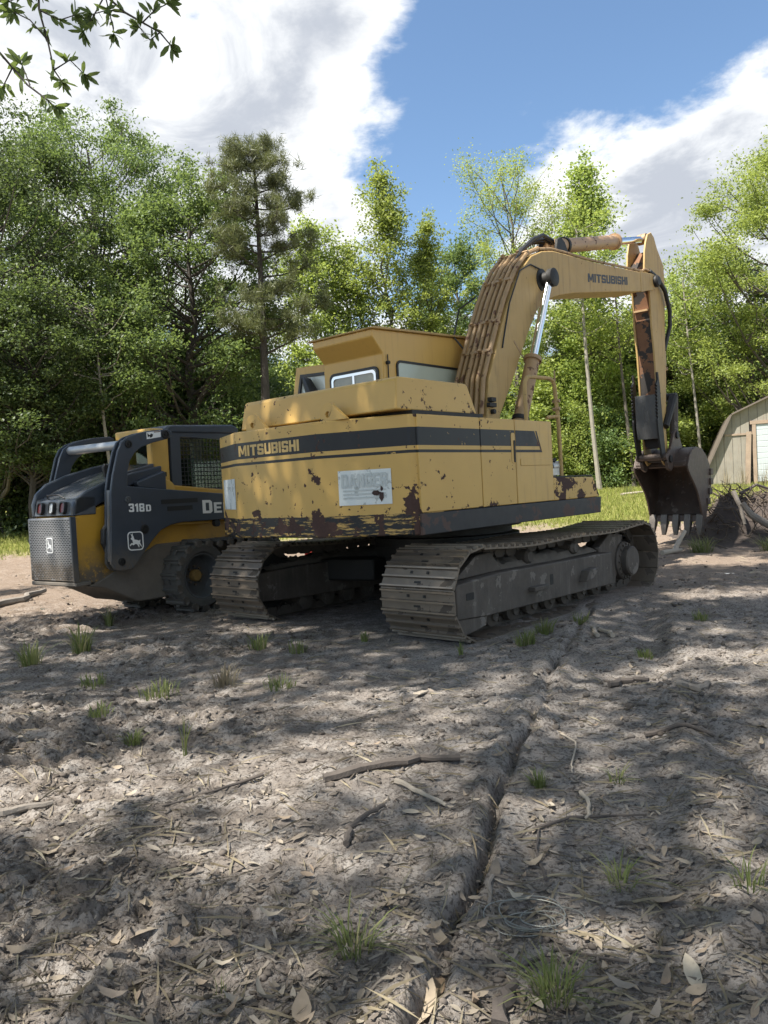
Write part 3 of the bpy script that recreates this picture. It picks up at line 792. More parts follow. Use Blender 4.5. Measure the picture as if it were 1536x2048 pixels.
MB().add([dpt(u_, z, .004) for u_, z in gp] + [dpt(u_, z, -.004) for u_, z in gp], [(0, 1, 2, 3), (7, 6, 5, 4)]).obj('window_pane', mat('pale_door_glass', (.6, .62, .56), .2, var=.1, bump=0, spec=.8), cd)
MB().tube([(CLf - .30, CB + .12, 2.3), (CLf - .33, CB + .12, 2.5), (CLf - .42, CB + .12, 2.66), (CLf - .48, CB + .12, 2.72)], [.05, .08, .06, .02], 10).obj('side_mirror', M['seal'], ex)

# ------------------------------------------------------------------ boom, stick and cylinders
BR, BL_ = -1.335, -1.80
BC = (BR + BL_) / 2
top = [(2.30, 1.65), (2.41, 2.1), (2.48, 2.51), (2.64, 2.83), (2.83, 3.2), (2.99, 3.48), (3.16, 3.73), (3.32, 3.92), (3.56, 4.12), (3.83, 4.23), (4.12, 4.29), (4.46, 4.315), (4.9, 4.335), (5.38, 4.365), (5.89, 4.41), (6.55, 4.47), (7.05, 4.515)]
bot = [(7.0, 4.22), (6.81, 4.18), (6.12, 4.07), (5.34, 3.94), (4.63, 3.82), (4.23, 3.73), (3.98, 3.65), (3.77, 3.56), (3.61, 3.42), (3.39, 3.13), (3.0, 2.55), (2.69, 2.12), (2.52, 1.65)]
bm_ = MB().prism(top + bot, 'x', BR, BL_)
boom = bm_.obj('boom', M['yel2'], ex, .012)
block_text('MITSUBISHI', .12, 1.33, M['blackprint'], boom, 'boom_lettering', (BR + .003, 5.08, 4.045), (0, 1, .13), (0, 0, 1), .7)
for x0, x1 in ((BR, BR - .035), (BL_, BL_ + .035)):
    MB().prism([(6.9, 4.19), (6.9, 4.51), (7.3, 4.545), (7.47, 4.56), (7.57, 4.5), (7.59, 4.40), (7.5, 4.33), (7.25, 4.27)], 'x', x0 + (.006 if x0 == BR else -.006), x1).obj('boom_tip_plate', M['yel2'], boom, .006)
MB().lathe((BR - .05, 7.47, 4.445), (1, 0, 0), [(0, 0), (.095, 0), (.095, .10), (.07, .125), (0, .13)], 20).obj('stick_pin', M['dark'], boom)
MB().lathe((BR - .02, 3.80, 3.86), (1, 0, 0), [(0, 0), (.15, 0), (.14, .03), (.085, .035), (.085, .13), (.115, .135), (.115, .20), (.09, .21), (0, .21)], 24).obj('boom_pin', M['dark'], boom)
MB().lathe((BL_ + .02, 3.80, 3.86), (-1, 0, 0), [(0, 0), (.15, 0), (.14, .035), (.085, .04), (.085, .2), (.125, .205), (.125, .27), (0, .285)], 24).obj('boom_pin', M['dark'], boom)
wl = MB().prism([(3.06, 3.02), (3.36, 2.74), (3.352, 2.72), (3.05, 3.0)], 'x', BR + .001, BR + .004)
wl.obj('weld_seam', M['pipe'], boom)
# pipes along the boom back
tpv = [Vector((0, y, z)) for y, z in top]
def off_path(i0, i1, x, off):
    r_ = []
    for i in range(i0, i1):
        t_ = (tpv[min(i + 1, len(tpv) - 1)] - tpv[max(i - 1, 0)]).normalized()
        nrm_ = Vector((0, -t_.z, t_.y))
        p = tpv[i] + nrm_ * off
        r_.append((x, p.y, p.z))
    return r_
for j, x in enumerate((-1.385, -1.455, -1.54, -1.605, -1.69, -1.755)):
    MB().tube(off_path(1, 10 - (j % 2), x, .045 + .012 * (j % 2)), .024 if j % 3 else .028, 8).obj('hydraulic_pipe', M['pipe'], boom)
for i in (3, 4, 6, 8):
    for xx in ((-1.36, -1.64), (-1.66, -1.78)):
        t_ = (tpv[i + 1] - tpv[i - 1]).normalized(); n2_ = Vector((0, -t_.z, t_.y)); p = tpv[i] + n2_ * .05
        Mx = Matrix.Translation((0, p.y, p.z)) @ Matrix.Rotation(math.atan2(t_.z, t_.y), 4, 'X')
        c_ = MB().box(xx[0], xx[1], -.02, .02, -.04, .03, Mx).box(sum(xx) / 2 - .02, sum(xx) / 2 + .02, -.015, .015, .025, .06, Mx)
        c_.obj('pipe_clamp', M['pipe'], boom, .004)
MB().tube(off_path(9, 17, -1.37, .035) + [(-1.37, 7.15, 4.60), (-1.37, 7.35, 4.60)], .02, 8).obj('hydraulic_pipe', M['pipe'], boom)
MB().tube([(-1.37, 7.33, 4.60), (-1.34, 7.6, 4.52), (-1.32, 7.85, 4.35), (-1.32, 8.02, 4.05), (-1.34, 8.06, 3.8), (-1.4, 8.03, 3.55), (-1.42, 7.98, 3.4)], .035, 10).obj('hose', M['hose'], ex)
for j, (x, a0) in enumerate(((-1.46, 3.05), (-1.54, 3.2), (-1.62, 3.3))):
    pa = [(x, a0 + .25, 3.95 + .05 * j), (x, a0 + .5, 4.22 + .05 * j), (x - .01, a0 + .8, 4.42 + .02 * j), (x, a0 + 1.05, 4.52), (x, a0 + 1.3, 4.50), (-1.54, 4.5, 4.46)]
    MB().tube(pa, .026, 8).obj('hose', M['hose'], boom)
MB().tube([(BR + .02, 3.72, 3.98), (BR + .015, 3.5, 4.0), (BR + .01, 3.25, 3.88), (BR + .01, 2.98, 3.45), (BR + .01, 2.82, 3.02), (BR + .01, 2.78, 2.9)], .009, 6).obj('grease_line', M['hose'], boom)
MB().tube([(BL_ - .02, 2.7, 2.95), (BL_ - .1, 2.62, 3.1), (BL_ - .1, 2.75, 3.45), (BL_ - .02, 3.0, 3.62)], .012, 6).obj('hose', M['hose'], boom)
bl = MB().box(BR + .002, BR + .05, 2.40, 2.54, 2.19, 2.24).box(BR + .002, BR + .06, 2.42, 2.52, 2.25, 2.30).cyl((BR, 2.5, 2.14), (BR + .05, 2.5, 2.14), .03, 10)
bl.obj('hose_manifold', M['dark'], boom, .005)
def cylinder_set(name, base, pin, x, rb, rr_, split, mats, label=None):
    b_ = Vector((x, *base)); p_ = Vector((x, *pin)); dd = (p_ - b_).normalized(); L = (p_ - b_).length
    e = empty(name); e.parent = ex
    if label: e['label'] = label
    MB().lathe(b_, dd, [(0, -.02), (rb, 0), (rb, L * split - .06), (rb * 1.25, L * split - .055), (rb * 1.25, L * split - .01), (rb * 1.1, L * split), (rr_, L * split + .001), (0, L * split + .001)], 22).obj('cylinder_barrel', mats[0], e)
    MB().lathe(b_, dd, [(rr_, L * split - .01), (rr_, L - .05), (0, L - .05)], 20).obj('cylinder_rod', M['chrome'], e)
    MB().lathe(p_ - Vector((.07, 0, 0)), (1, 0, 0), [(0, 0), (rr_ * 1.55, 0), (rr_ * 1.55, .14), (0, .14)], 18).obj('rod_eye', mats[1], e)
    MB().lathe(b_ + dd * .42, dd, [(rb, -.05), (rb * 1.18, -.05), (rb * 1.18, .0), (rb, 0)], 20).obj('cylinder_band', M['dark'], e)
    return e
cylinder_set('boom_cylinder', (2.78, 1.7), (3.80, 3.86), BR + .105, .088, .05, .52, (M['pipe'], M['dark']), 'right boom lift cylinder')
cylinder_set('boom_cylinder', (2.78, 1.7), (3.80, 3.86), BL_ - .13, .088, .05, .52, (M['pipe'], M['dark']), 'left boom lift cylinder')
SX0, SX1 = -1.385, -1.70
SC_ = (SX0 + SX1) / 2
sc_ = cylinder_set('stick_cylinder', (4.42, 4.45), (7.55, 5.19), SC_, .10, .055, .66, (mat('cylinder_paint', (.38, .24, .13), .5, var=.2, vs_=4, chips=(RUST, 7, .62)), M['pipe']))
MB().prism([(4.3, 4.3), (4.35, 4.5), (4.45, 4.55), (4.55, 4.5), (4.7, 4.3)], 'x', SC_ + .12, SC_ + .16).prism([(4.3, 4.3), (4.35, 4.5), (4.45, 4.55), (4.55, 4.5), (4.7, 4.3)], 'x', SC_ - .12, SC_ - .16).obj('cylinder_bracket', M['dark'], boom, .005)
# stick: two side plates, the rear plate rusty, front plate
so_ = [(7.30, 5.06), (7.38, 5.2), (7.52, 5.26), (7.64, 5.2), (7.74, 5.05), (8.0, 4.80), (8.02, 4.42), (7.94, 3.7), (7.92, 2.92), (7.82, 2.05), (7.88, 1.62), (7.84, 1.5), (7.72, 1.46), (7.64, 1.52), (7.60, 1.7), (7.55, 2.05), (7.50, 2.9), (7.47, 3.3), (7.40, 3.75), (7.38, 4.27), (7.20, 4.62), (7.24, 4.9)]
core = [(7.22, 4.64), (7.33, 4.74), (7.62, 5.0), (7.98, 4.78), (8.0, 4.42), (7.92, 3.7), (7.90, 2.92), (7.80, 2.05), (7.80, 1.75), (7.62, 1.75), (7.57, 2.05), (7.52, 2.9), (7.49, 3.3), (7.42, 3.75), (7.40, 4.27)]
st_ = MB().prism(so_, 'x', SX0, SX0 - .03).obj('stick', M['yel2'], ex, .006)
MB().prism(so_, 'x', SX1, SX1 + .03).obj('stick_side_plate', M['yel2'], st_, .006)
MB().prism(core, 'x', SX0 - .031, SX1 + .031).obj('stick_core', M['stickrust'], st_)
MB().box(SX0 - .04, SX1 + .04, 7.35, 7.43, 3.98, 4.01).obj('stick_rib', M['pipe'], st_)
# bucket cylinder in front of the stick
cylinder_set('bucket_cylinder', (8.12, 4.25), (8.13, 2.62), SC_, .085, .05, .72, (M['pipe'], M['dark']))
MB().prism([(7.9, 4.1), (7.95, 4.4), (8.12, 4.38), (8.2, 4.25), (8.1, 4.15)], 'x', SC_ - .14, SC_ + .14).obj('cylinder_bracket', M['yel2'], st_)
# bucket linkage
for x in (SX0 + .03, SX1 - .03):
    p = [Vector((x, 7.72, 2.1)), Vector((x, 8.13, 2.62))]
    MB().tube(p, [.06, .075], 10).obj('guide_link', M['dark'], ex)
    MB().tube([(x, 8.13, 2.62), (x, 8.08, 1.98)], [.075, .07], 10).obj('bucket_link', M['frame'], ex)
MB().cyl((SX1 - .08, 8.13, 2.62), (SX0 + .08, 8.13, 2.62), .06, 16).obj('link_pin', M['dark'], ex)
MB().cyl((SX1 - .08, 7.74, 1.58), (SX0 + .08, 7.74, 1.58), .07, 16).obj('bucket_pin', M['dark'], ex)
# thumb: two serrated cheeks and a plate
th = empty('bucket_thumb'); th.parent = ex; th['label'] = 'dark serrated bucket thumb folded against the stick'
for x in (SX0 + .045, SX1 - .045):
    pr = [(7.66, 1.58), (7.60, 2.0), (7.545, 2.5), (7.52, 2.75), (7.47, 2.98), (7.43, 2.98), (7.44, 2.86), (7.40, 2.80)]
    z = 2.78; k_ = 0
    while z > 2.25:
        pr += [(7.36, z), (7.395, z - .028)]; z -= .056
    pr += [(7.37, 2.2), (7.40, 1.95), (7.47, 1.72), (7.50, 1.60), (7.56, 1.53), (7.62, 1.53)]
    MB().prism(pr, 'x', x, x - .03).obj('thumb_cheek', M['dark'], th)
tpm = mat('thumb_steel', (.075, .075, .075), .5, metal=.3, var=.35, vs_=6, bump=.2)
MB().prism([(7.385, 2.62), (7.41, 2.62), (7.47, 1.92), (7.44, 1.90), (7.40, 2.1)], 'x', SX0 + .02, SX1 - .02).obj('thumb_plate', tpm, th, .004)
MB().cyl((SX1 - .1, 7.57, 1.60), (SX0 + .1, 7.57, 1.60), .055, 16).obj('thumb_pin', M['bucket'], th)
# bucket
BX0, BX1 = -1.06, -2.0
bk = empty('bucket'); bk.parent = ex; bk['label'] = 'dark rusty digging bucket with five teeth'
outl = [(7.86, 1.44), (7.95, 1.60), (8.10, 1.70), (8.28, 1.75), (8.55, 1.72), (8.76, 1.60), (8.90, 1.44), (8.96, 1.28), (8.95, 1.08), (8.87, .90), (8.74, .70), (8.60, .50)]
inn = [(8.52, .47), (8.44, .62), (8.38, .80), (8.28, .98), (8.12, 1.14), (7.98, 1.26), (7.88, 1.36)]
for x in (BX0, BX1 + .03):
    MB().prism(outl + inn, 'x', x, x - .03).obj('bucket_side', M['bucket'], bk, .006)
sh = MB()
N_ = len(outl)
th_ = .03
inner_ = []
for i in range(N_):
    a = Vector(outl[max(i - 1, 0)]); b = Vector(outl[min(i + 1, N_ - 1)]); tt = (b - a).normalized()
    inner_.append((outl[i][0] + tt.y * th_, outl[i][1] - tt.x * th_))
xa, xb = BX0 - .032, BX1 + .032
vv = [(xa, *p) for p in outl] + [(xb, *p) for p in outl] + [(xa, *p) for p in inner_] + [(xb, *p) for p in inner_]
fs = []
for i in range(N_ - 1):
    fs += [(i, i + 1, N_ + i + 1, N_ + i), (2 * N_ + i, 3 * N_ + i, 3 * N_ + i + 1, 2 * N_ + i + 1)]
sh.add(vv, fs)
sh.obj('bucket_shell', M['bucket'], bk)
MB().prism([(8.47, .47), (8.62, .50), (8.645, .54), (8.60, .60), (8.50, .58)], 'x', BX0 - .001, BX1 + .001).obj('cutting_lip', M['bucket'], bk, .006)
for i in range(5):
    x = BX0 - .06 - i * (BX0 - BX1 - .12) / 4
    tm = MB()
    a = [(x - .055, 8.47, .60), (x + .055, 8.47, .60), (x + .055, 8.60, .58), (x - .055, 8.60, .58)]
    b_ = [(x - .055, 8.42, .44), (x + .055, 8.42, .44), (x + .055, 8.56, .44), (x - .055, 8.56, .44)]
    c_ = [(x - .034, 8.42, .24), (x + .034, 8.42, .24), (x + .034, 8.45, .235), (x - .034, 8.45, .235)]
    tm.add(a + b_ + c_, [(0, 1, 2, 3), (8, 9, 10, 11)] + [(l * 4 + i_, l * 4 + (i_ + 1) % 4, (l + 1) * 4 + (i_ + 1) % 4, (l + 1) * 4 + i_) for l in (0, 1) for i_ in range(4)])
    tm.obj('bucket_tooth', M['tooth'], bk, .006)
for x in (SX0 + .08, SX1 - .03):
    MB().prism([(7.62, 1.50), (7.66, 1.66), (7.78, 1.72), (7.95, 2.0), (8.06, 2.06), (8.16, 2.0), (8.32, 1.76), (8.15, 1.70), (7.95, 1.58), (7.88, 1.42), (7.78, 1.36), (7.66, 1.40)], 'x', x, x - .05).obj('bucket_ear', M['bucket'], bk, .008)
    for (y, z) in ((7.74, 1.56), (8.07, 1.96)):
        MB().lathe((x - .06, y, z), (1, 0, 0), [(0, 0), (.06, 0), (.06, .085), (.035, .09), (0, .085)], 16).obj('ear_boss', M['dark'], bk)
MB().cyl((BX1 + .05, 7.92, 1.47), (BX0 - .05, 7.92, 1.47), .055, 16).obj('bucket_tube', M['bucket'], bk)
for i in range(4):
    z = .75 + .17 * i
    y = np.interp(z, [.5, .7, .9, 1.08, 1.28, 1.44], [8.6, 8.74, 8.87, 8.95, 8.96, 8.90])
    MB().box(BX0 - .02, BX0 + .03, y - .10, y + .025, z, z + .11).obj('wear_block', M['bucket'], bk, .006)

# ------------------------------------------------------------------ skid steer loader
SKX, SKY = -2.17, 8.78
sk_ = empty('skid_steer_loader', (SKX, SKY, 0.0), -R(35))
tag(sk_, 'charcoal and yellow skid steer loader with steel tracks over its tires', 'loader')
CXs = -.62
def mir(x): return 2 * CXs - x
# body and chassis
MB().prism([(-1.36, .50), (-1.34, 1.17), (-.9, 1.30), (-.2, 1.47), (1.15, 1.34), (1.15, .42), (-.6, .36), (-1.0, .44)], 'x', -.25, mir(-.25)).obj('engine_body', M['jyel'], sk_, .015)
MB().prism([(-1.24, .44), (-1.06, .50), (-.35, .80), (1.2, .80), (1.2, .20), (-.5, .19), (-.66, .20), (-1.05, .40)], 'x', -.235, mir(-.235)).obj('chassis', M['jlow'], sk_, .015)
MB().box(mir(-.215), -.215, -1.40, -1.22, .455, .50).obj('rear_bumper', M['jlow'], sk_, .012)
# rear door with grille
g = MB().prism(rrect(mir(-.225), -.225, .505, 1.165, .02), 'y', -1.405, -1.365).obj('rear_door', M['grille'], sk_, .012)
sl = MB()
nrow, ncol = 34, 15
for i in range(nrow):
    for j in range(ncol):
        z = .535 + i * .0182; x = mir(-.225) + .04 + (j + .5 * (i % 2)) * .0485
        if x > -.27: continue
        if abs(x - CXs) < .075 and abs(z - .88) < .1: continue
        sl.prism([(x - .014, z - .0045), (x + .014, z - .0045), (x + .017, z), (x + .014, z + .0045), (x - .014, z + .0045), (x - .017, z)], 'y', -1.4053, -1.4063)
so2 = sl.obj('grille_slots', mat('slot_black', (.012, .012, .012), .8, bump=0), g)
so2['kind'] = 'stuff'
MB().box(-.246, -.222, -1.412, -1.35, .50, 1.17).obj('door_edge', M['jdark'], sk_, .006)
DEER = [(.17, .63), (.26, .71), (.23, .80), (.17, .90), (.26, .83), (.31, .93), (.32, .82), (.37, .74), (.42, .58), (.60, .545), (.74, .50), (.82, .56), (.81, .46), (.79, .40), (.86, .28), (.95, .14), (.86, .20), (.76, .30), (.68, .33), (.74, .22), (.71, .13), (.66, .22), (.59, .32), (.46, .34), (.34, .27), (.23, .33), (.12, .24), (.08, .29), (.21, .40), (.32, .39), (.30, .47), (.28, .56), (.22, .575)]
def deer_logo(parent, place, w_, h_, mt):
    mb = MB()
    o_ = rrect(0, w_, 0, h_, w_ * .22); i_ = rrect(w_ * .06, w_ * .94, h_ * .06, h_ * .94, w_ * .17)
    mb.ring(o_, i_, 'y', 0, .002)
    mb.prism([(x * w_ * .92 + w_ * .04, y * h_) for x, y in DEER], 'y', 0, .002)
    mb.v = [place(*v) for v in mb.v]
    return mb.obj('deer_emblem', mt, parent)
MB().prism(rrect(CXs - .065, CXs + .065, .79, .97, .03), 'y', -1.4065, -1.410).obj('emblem_plate', M['grille'], g)
deer_logo(g, lambda x, y, z: (CXs - .058 + x, -1.4105 - y, .80 + z), .116, .16, M['white'])
# lamp panel and hood
lp = MB().prism([(-1.36, 1.18), (-1.33, 1.345), (-1.28, 1.375), (-1.1, 1.375), (-1.1, 1.18)], 'x', -.235, mir(-.235)).obj('lamp_panel', M['jhood'], sk_, .01)
for i, x in enumerate((-.80 - .02, -.615, -.415)):
    Mx = Matrix.Translation((x, -1.352, 1.262)) @ Matrix.Rotation(R(-10), 4, 'X')
    q = MB().ring(rrect(-.05, .05, -.065, .065, .035), rrect(-.038, .038, -.052, .052, .028), 'y', -.03, .01)
    q.v = [tuple(Mx @ Vector(v)) for v in q.v]
    lo = q.obj('tail_lamp', M['seal'], sk_)
    q = MB().prism(rrect(-.039, .039, -.053, .053, .028), 'y', -.018, .0); q.v = [tuple(Mx @ Vector(v)) for v in q.v]
    q.obj('lens', M['lamp'] if i == 1 else M['red'], lo)
MB().tube([(-.78, -1.30, 1.37), (-.72, -1.34, 1.40), (-.52, -1.34, 1.40), (-.44, -1.32, 1.36)], .008, 6).obj('lamp_cable', M['hose'], sk_)
hd = MB().prism([(-1.3, 1.36), (-1.1, 1.455), (-.7, 1.61), (-.25, 1.72), (-.25, 1.4), (-1.2, 1.3)], 'x', -.30, mir(-.30)).obj('engine_hood', M['jhood'], sk_, .012)
MB().prism([(-.80, 1.55), (-.82, 1.68), (-.80, 1.72), (-.74, 1.69), (-.64, 1.62)], 'x', -.46, -.50).obj('exhaust_stack', M['seal'], sk_, .008)
for x in (-.235, mir(-.235)):
    s = 1 if x > CXs else -1
    up_ = 0.0 if s == 1 else .10
    MB().prism([(-1.36, 1.17), (-1.365, 1.27 + up_ * .4), (-1.32, 1.35 + up_ * .7), (-1.2, 1.425 + up_), (-.95, 1.52 + up_), (-.6, 1.61 + up_), (-.22, 1.68 + up_), (-.22, 1.60), (-.55, 1.50), (-.82, 1.40), (-1.0, 1.30), (-1.2, 1.22)], 'x', x, x - .06 * s).obj('hood_shield', M['jdark'], sk_, .015)
# lift arms
ARM = [(-1.10, .66), (-1.06, .60), (-1.0, .575), (-.85, .575), (-.80, .61), (-.67, .75), (-.55, .87), (-.44, .96), (-.30, 1.01), (-.14, 1.03), (.52, 1.02), (1.35, .98), (1.35, 1.25), (.51, 1.33), (-.84, 1.455), (-.83, 1.60), (-.79, 1.72), (-.72, 1.81), (-.63, 1.87), (-.48, 1.92), (-.28, 1.965), (-.20, 2.0), (-.21, 2.05), (-.27, 2.075), (-.48, 2.055), (-.68, 2.015), (-.80, 1.975), (-.88, 1.92), (-.935, 1.82), (-1.01, 1.58), (-1.05, 1.40)]
for x0 in (-.04, mir(-.04)):
    s = 1 if x0 > CXs else -1
    am = MB().prism(ARM, 'x', x0, x0 - .03 * s).obj('lift_arm', M['jdark'], sk_, .008)
    inn_ = [(y * .985 - .012, z) for y, z in ARM]
    MB().prism(ARM, 'x', x0 - .085 * s, x0 - .115 * s).obj('arm_inner_plate', M['jdark'], am, .006)
    MB().prism([(-1.08, .68), (-1.04, 1.42), (-1.0, 1.42), (-1.04, .68)], 'x', x0 - .03 * s, x0 - .085 * s).obj('arm_web', M['grille'], am)
    MB().prism([(.5, 1.31), (1.3, 1.23), (1.3, 1.2), (.5, 1.28), (-.8, 1.40), (-.8, 1.43)], 'x', x0 - .03 * s, x0 - .085 * s).obj('arm_web', M['jdark'], am)
    for (y, z, r_) in ((-.85, 1.315, .035), (-.66, .99, .05), (-.97, .67, .04), (-.305, 2.015, .05), (-.80, 1.90, .042)):
        MB().lathe((x0 - .0 * s, y, z), (s, 0, 0), [(r_, 0), (r_, .012), (r_ * .7, .016), (r_ * .7, .006), (r_ * .3, .006), (r_ * .28, .018), (0, .018)], 18).obj('pivot_pin', M['dark'] if r_ > .038 else M['rim'], am)
    if s == 1: right_arm = am
XA = -.04 + .0025
block_text('318', .088, .20, M['white'], right_arm, 'model_lettering', (XA, -.845, 1.183), (0, 1, -.03), (0, 0, 1), 1.1)
block_text('D', .072, .065, M['white'], right_arm, 'model_lettering', (XA, -.625, 1.178), (0, 1, -.03), (0, 0, 1))
block_text('D', .155, .15, M['white'], right_arm, 'brand_lettering', (XA, .17, 1.11), (0, 1, -.03), (0, 0, 1))
block_text('EERE', .125, .58, M['white'], right_arm, 'brand_lettering', (XA, .345, 1.106), (0, 1, -.03), (0, 0, 1), 1.0)
deer_logo(right_arm, lambda x, y, z: (XA + y, -.885 + x, .775 + z - .03 * x), .20, .20, M['white'])
vent = MB()
for (a, b_, z) in ((-.42, .1, 1.27), (-.34, .02, 1.19)): vent.prism(rrect(a, b_, z - .025, z + .025, .006), 'x', XA, XA + .002)
vent.obj('worn_decal', M['seal'], right_arm)
# warning decal by the top pivot
MB().prism([(-.56, 1.955), (-.37, 1.985), (-.37, 2.055), (-.56, 2.03)], 'x', XA, XA + .002).obj('warning_decal', M['white'], right_arm)
MB().prism([(-.46, 2.03), (-.375, 2.04), (-.375, 2.05), (-.46, 2.04)], 'x', XA + .0025, XA + .004).obj('decal_header', M['stickrust'], right_arm)
MB().prism([(-.545, 1.975), (-.525, 1.99), (-.51, 1.972), (-.485, 1.985), (-.475, 2.01), (-.50, 2.02), (-.52, 2.0), (-.55, 2.02)], 'x', XA + .0025, XA + .004).obj('decal_figure', M['seal'], right_arm)
MB().cyl((-.12, -.80, 1.90), (mir(-.12), -.80, 1.90), .048, 18).obj('cross_tube', M['bar'], sk_)
# hoses
MB().tube([(-.22, -.86, 1.12), (-.16, -1.0, 1.10), (-.15, -1.09, 1.0), (-.15, -1.10, .88), (-.17, -1.04, .78), (-.2, -.95, .74)], .03, 10).obj('hose', M['hose'], sk_)
MB().tube([(mir(-.22), -1.1, 1.15), (mir(-.10), -1.25, 1.08), (mir(-.05), -1.28, .92), (mir(-.10), -1.26, .78), (mir(-.2), -1.2, .72)], .03, 10).obj('hose', M['hose'], sk_)
MB().box(mir(-.05), mir(-.14), -1.1, -.95, .55, 1.45).obj('arm_upright', M['jdark'], sk_, .01)
MB().tube([(-.12, -.25, 1.02), (-.12, .35, 1.0)], .016, 8).obj('steel_line', M['jpost'], sk_)
MB().lathe((-.10, .40, .985), (1, 0, 0), [(0, 0), (.045, 0), (.045, .05), (0, .05)], 12).obj('line_fitting', M['dark'], sk_)
# cab
CX0, CX1 = -.30, mir(-.30)
cabp = empty('cab_frame'); cabp.parent = sk_
for x in (CX0, CX1 + .09):
    MB().box(x - .09, x, -.30, -.05, 1.36, 2.06).obj('cab_post', M['jpost'], cabp, .02)
MB().box(CX1, CX0, -.305, -.10, 2.0, 2.11).obj('cab_beam', M['jpost'], cabp, .02)
MB().prism([(-.12, 2.10), (-.05, 2.15), (.95, 2.19), (1.05, 2.15), (1.05, 2.08), (-.12, 2.06)], 'x', CX0 + .03, CX1 - .03).obj('cab_roof', M['jdark'], cabp, .02)
for x in (CX0 + .012, CX1 - .012):
    s = 1 if x > CXs else -1
    MB().ring(dens_([(-.04, 1.36), (-.03, 2.10), (1.0, 2.13), (.98, 1.34)], 5), dens_([(.10, 1.40), (.11, 2.02), (.84, 2.0), (.84, 1.40)], 5), 'x', x, x - .05 * s).obj('side_frame', M['jdark'], cabp)
    sc2 = MB()
    for i in range(15):
        y = .11 + .73 * i / 14
        sc2.tube([(x - .015 * s, y, 1.40), (x - .015 * s, y, 2.01)], .0045, 5)
    for i in range(13):
        z = 1.41 + .6 * i / 12
        sc2.tube([(x - .022 * s, .10, z), (x - .022 * s, .85, z)], .0045, 5)
    sc2.obj('side_screen', M['seal'], cabp)
gl = bpy.data.materials.new('cab_glass'); gl.use_nodes = True
t = NT(gl.node_tree)
tr = t.n('ShaderNodeBsdfTransparent', inp={0: (.62, .72, .62, 1)}); gs_ = t.n('ShaderNodeBsdfGlossy', inp={'Roughness': .05})
mx_ = t.n('ShaderNodeMixShader', inp={0: .06, 1: tr.outputs[0], 2: gs_.outputs[0]})
t.n('ShaderNodeOutputMaterial', inp={0: mx_.outputs[0]})
MB().box(CX0 - .045, CX0 - .04, .10, .85, 1.40, 2.0).obj('side_pane', gl, cabp)
MB().box(CX1 + .09, CX0 - .09, -.19, -.185, 1.42, 2.0).obj('rear_pane', gl, cabp)
MB().prism([(-.22, 1.40), (-.6, 1.44), (-.62, 1.50), (-.25, 1.62), (-.22, 1.60)], 'x', -.17, -.27).obj('cab_mount', M['jdark'], sk_, .015)
MB().prism([(.25, 1.35), (.20, 1.75), (.26, 1.80), (.33, 1.78), (.40, 1.42), (.75, 1.40), (.75, 1.3), (.3, 1.28)], 'x', CXs - .2, CXs + .2).obj('operator_seat', M['seal'], sk_, .03)
MB().tube([(CX0 - .14, -.12, 1.42), (CX0 - .14, -.12, 1.52)], [.045, .04], 12).obj('reflector_cup', M['redpaint'], sk_)
MB().lathe((-.245, -.16, 1.41), (1, 0, 0), [(0, 0), (.11, 0), (.10, .02), (.03, .025), (0, .02)], 20).obj('pivot_cap', M['jpost'], sk_)
MB().box(-.299, -.292, -.21, -.11, 1.56, 1.61).obj('post_label', M['seal'], sk_)
# wheels and steel tracks over them
for wy, wz in ((.09, .395), (1.12, .39)):
    for s in (1, -1):
        x0 = 0.0 if s == 1 else mir(0.0)
        wv = empty('wheel', (x0, wy, wz)); wv.parent = sk_
        MB().lathe((0, 0, 0), (-s, 0, 0), [(.255, .03), (.28, .0), (.35, -.012), (.38, .02), (.388, .08), (.388, .20), (.38, .25), (.34, .28), (.25, .27)], 36).obj('tire', M['tire'], wv)
        MB().lathe((0, 0, 0), (-s, 0, 0), [(.262, .015), (.245, .02), (.235, .07), (.215, .16), (.10, .17), (0, .17)], 32).obj('rim', M['rim'], wv)
        MB().lathe((0, 0, 0), (-s, 0, 0), [(0, .10), (.06, .10), (.07, .12), (.07, .17)], 20).obj('hub', M['hub'], wv)
        for i in range(8):
            a = 2 * math.pi * i / 8
            lg = MB().cyl((-s * .165, .105 * math.cos(a), .105 * math.sin(a)), (-s * .135, .105 * math.cos(a), .105 * math.sin(a)), .016, 6)
            lg.obj('lug_nut', M['steel'], wv)
pad = MB()
pad.prism([(-.05, 0), (.05, 0), (.055, .012), (.02, .014), (.012, .035), (-.012, .035), (-.02, .014), (-.055, .012)], 'x', -.15, .15)
pad_me = pad.mesh('track_pad', smooth=False); pad_me.materials.append(M['tire'])
lug = MB()
lug.prism([(-.045, .01), (-.05, -.03), (-.03, -.052), (0, -.064), (.03, -.052), (.05, -.03), (.045, .01)], 'x', -.01, .01)
lug_me = lug.mesh('pad_lug', smooth=False); lug_me.materials.append(M['frame'])
plk = MB()
plk.box(-.03, .03, .05, .125, -.006, .014)
plk_me = plk.mesh('pad_link', smooth=False); plk_me.materials.append(M['tire'])
TP2 = track_path((.09, .395), .395, (1.12, .39), .395, .03)
_, pl2 = resample(TP2, 10); NP = int(round(pl2 / .168))
p2, _ = resample(TP2, NP)
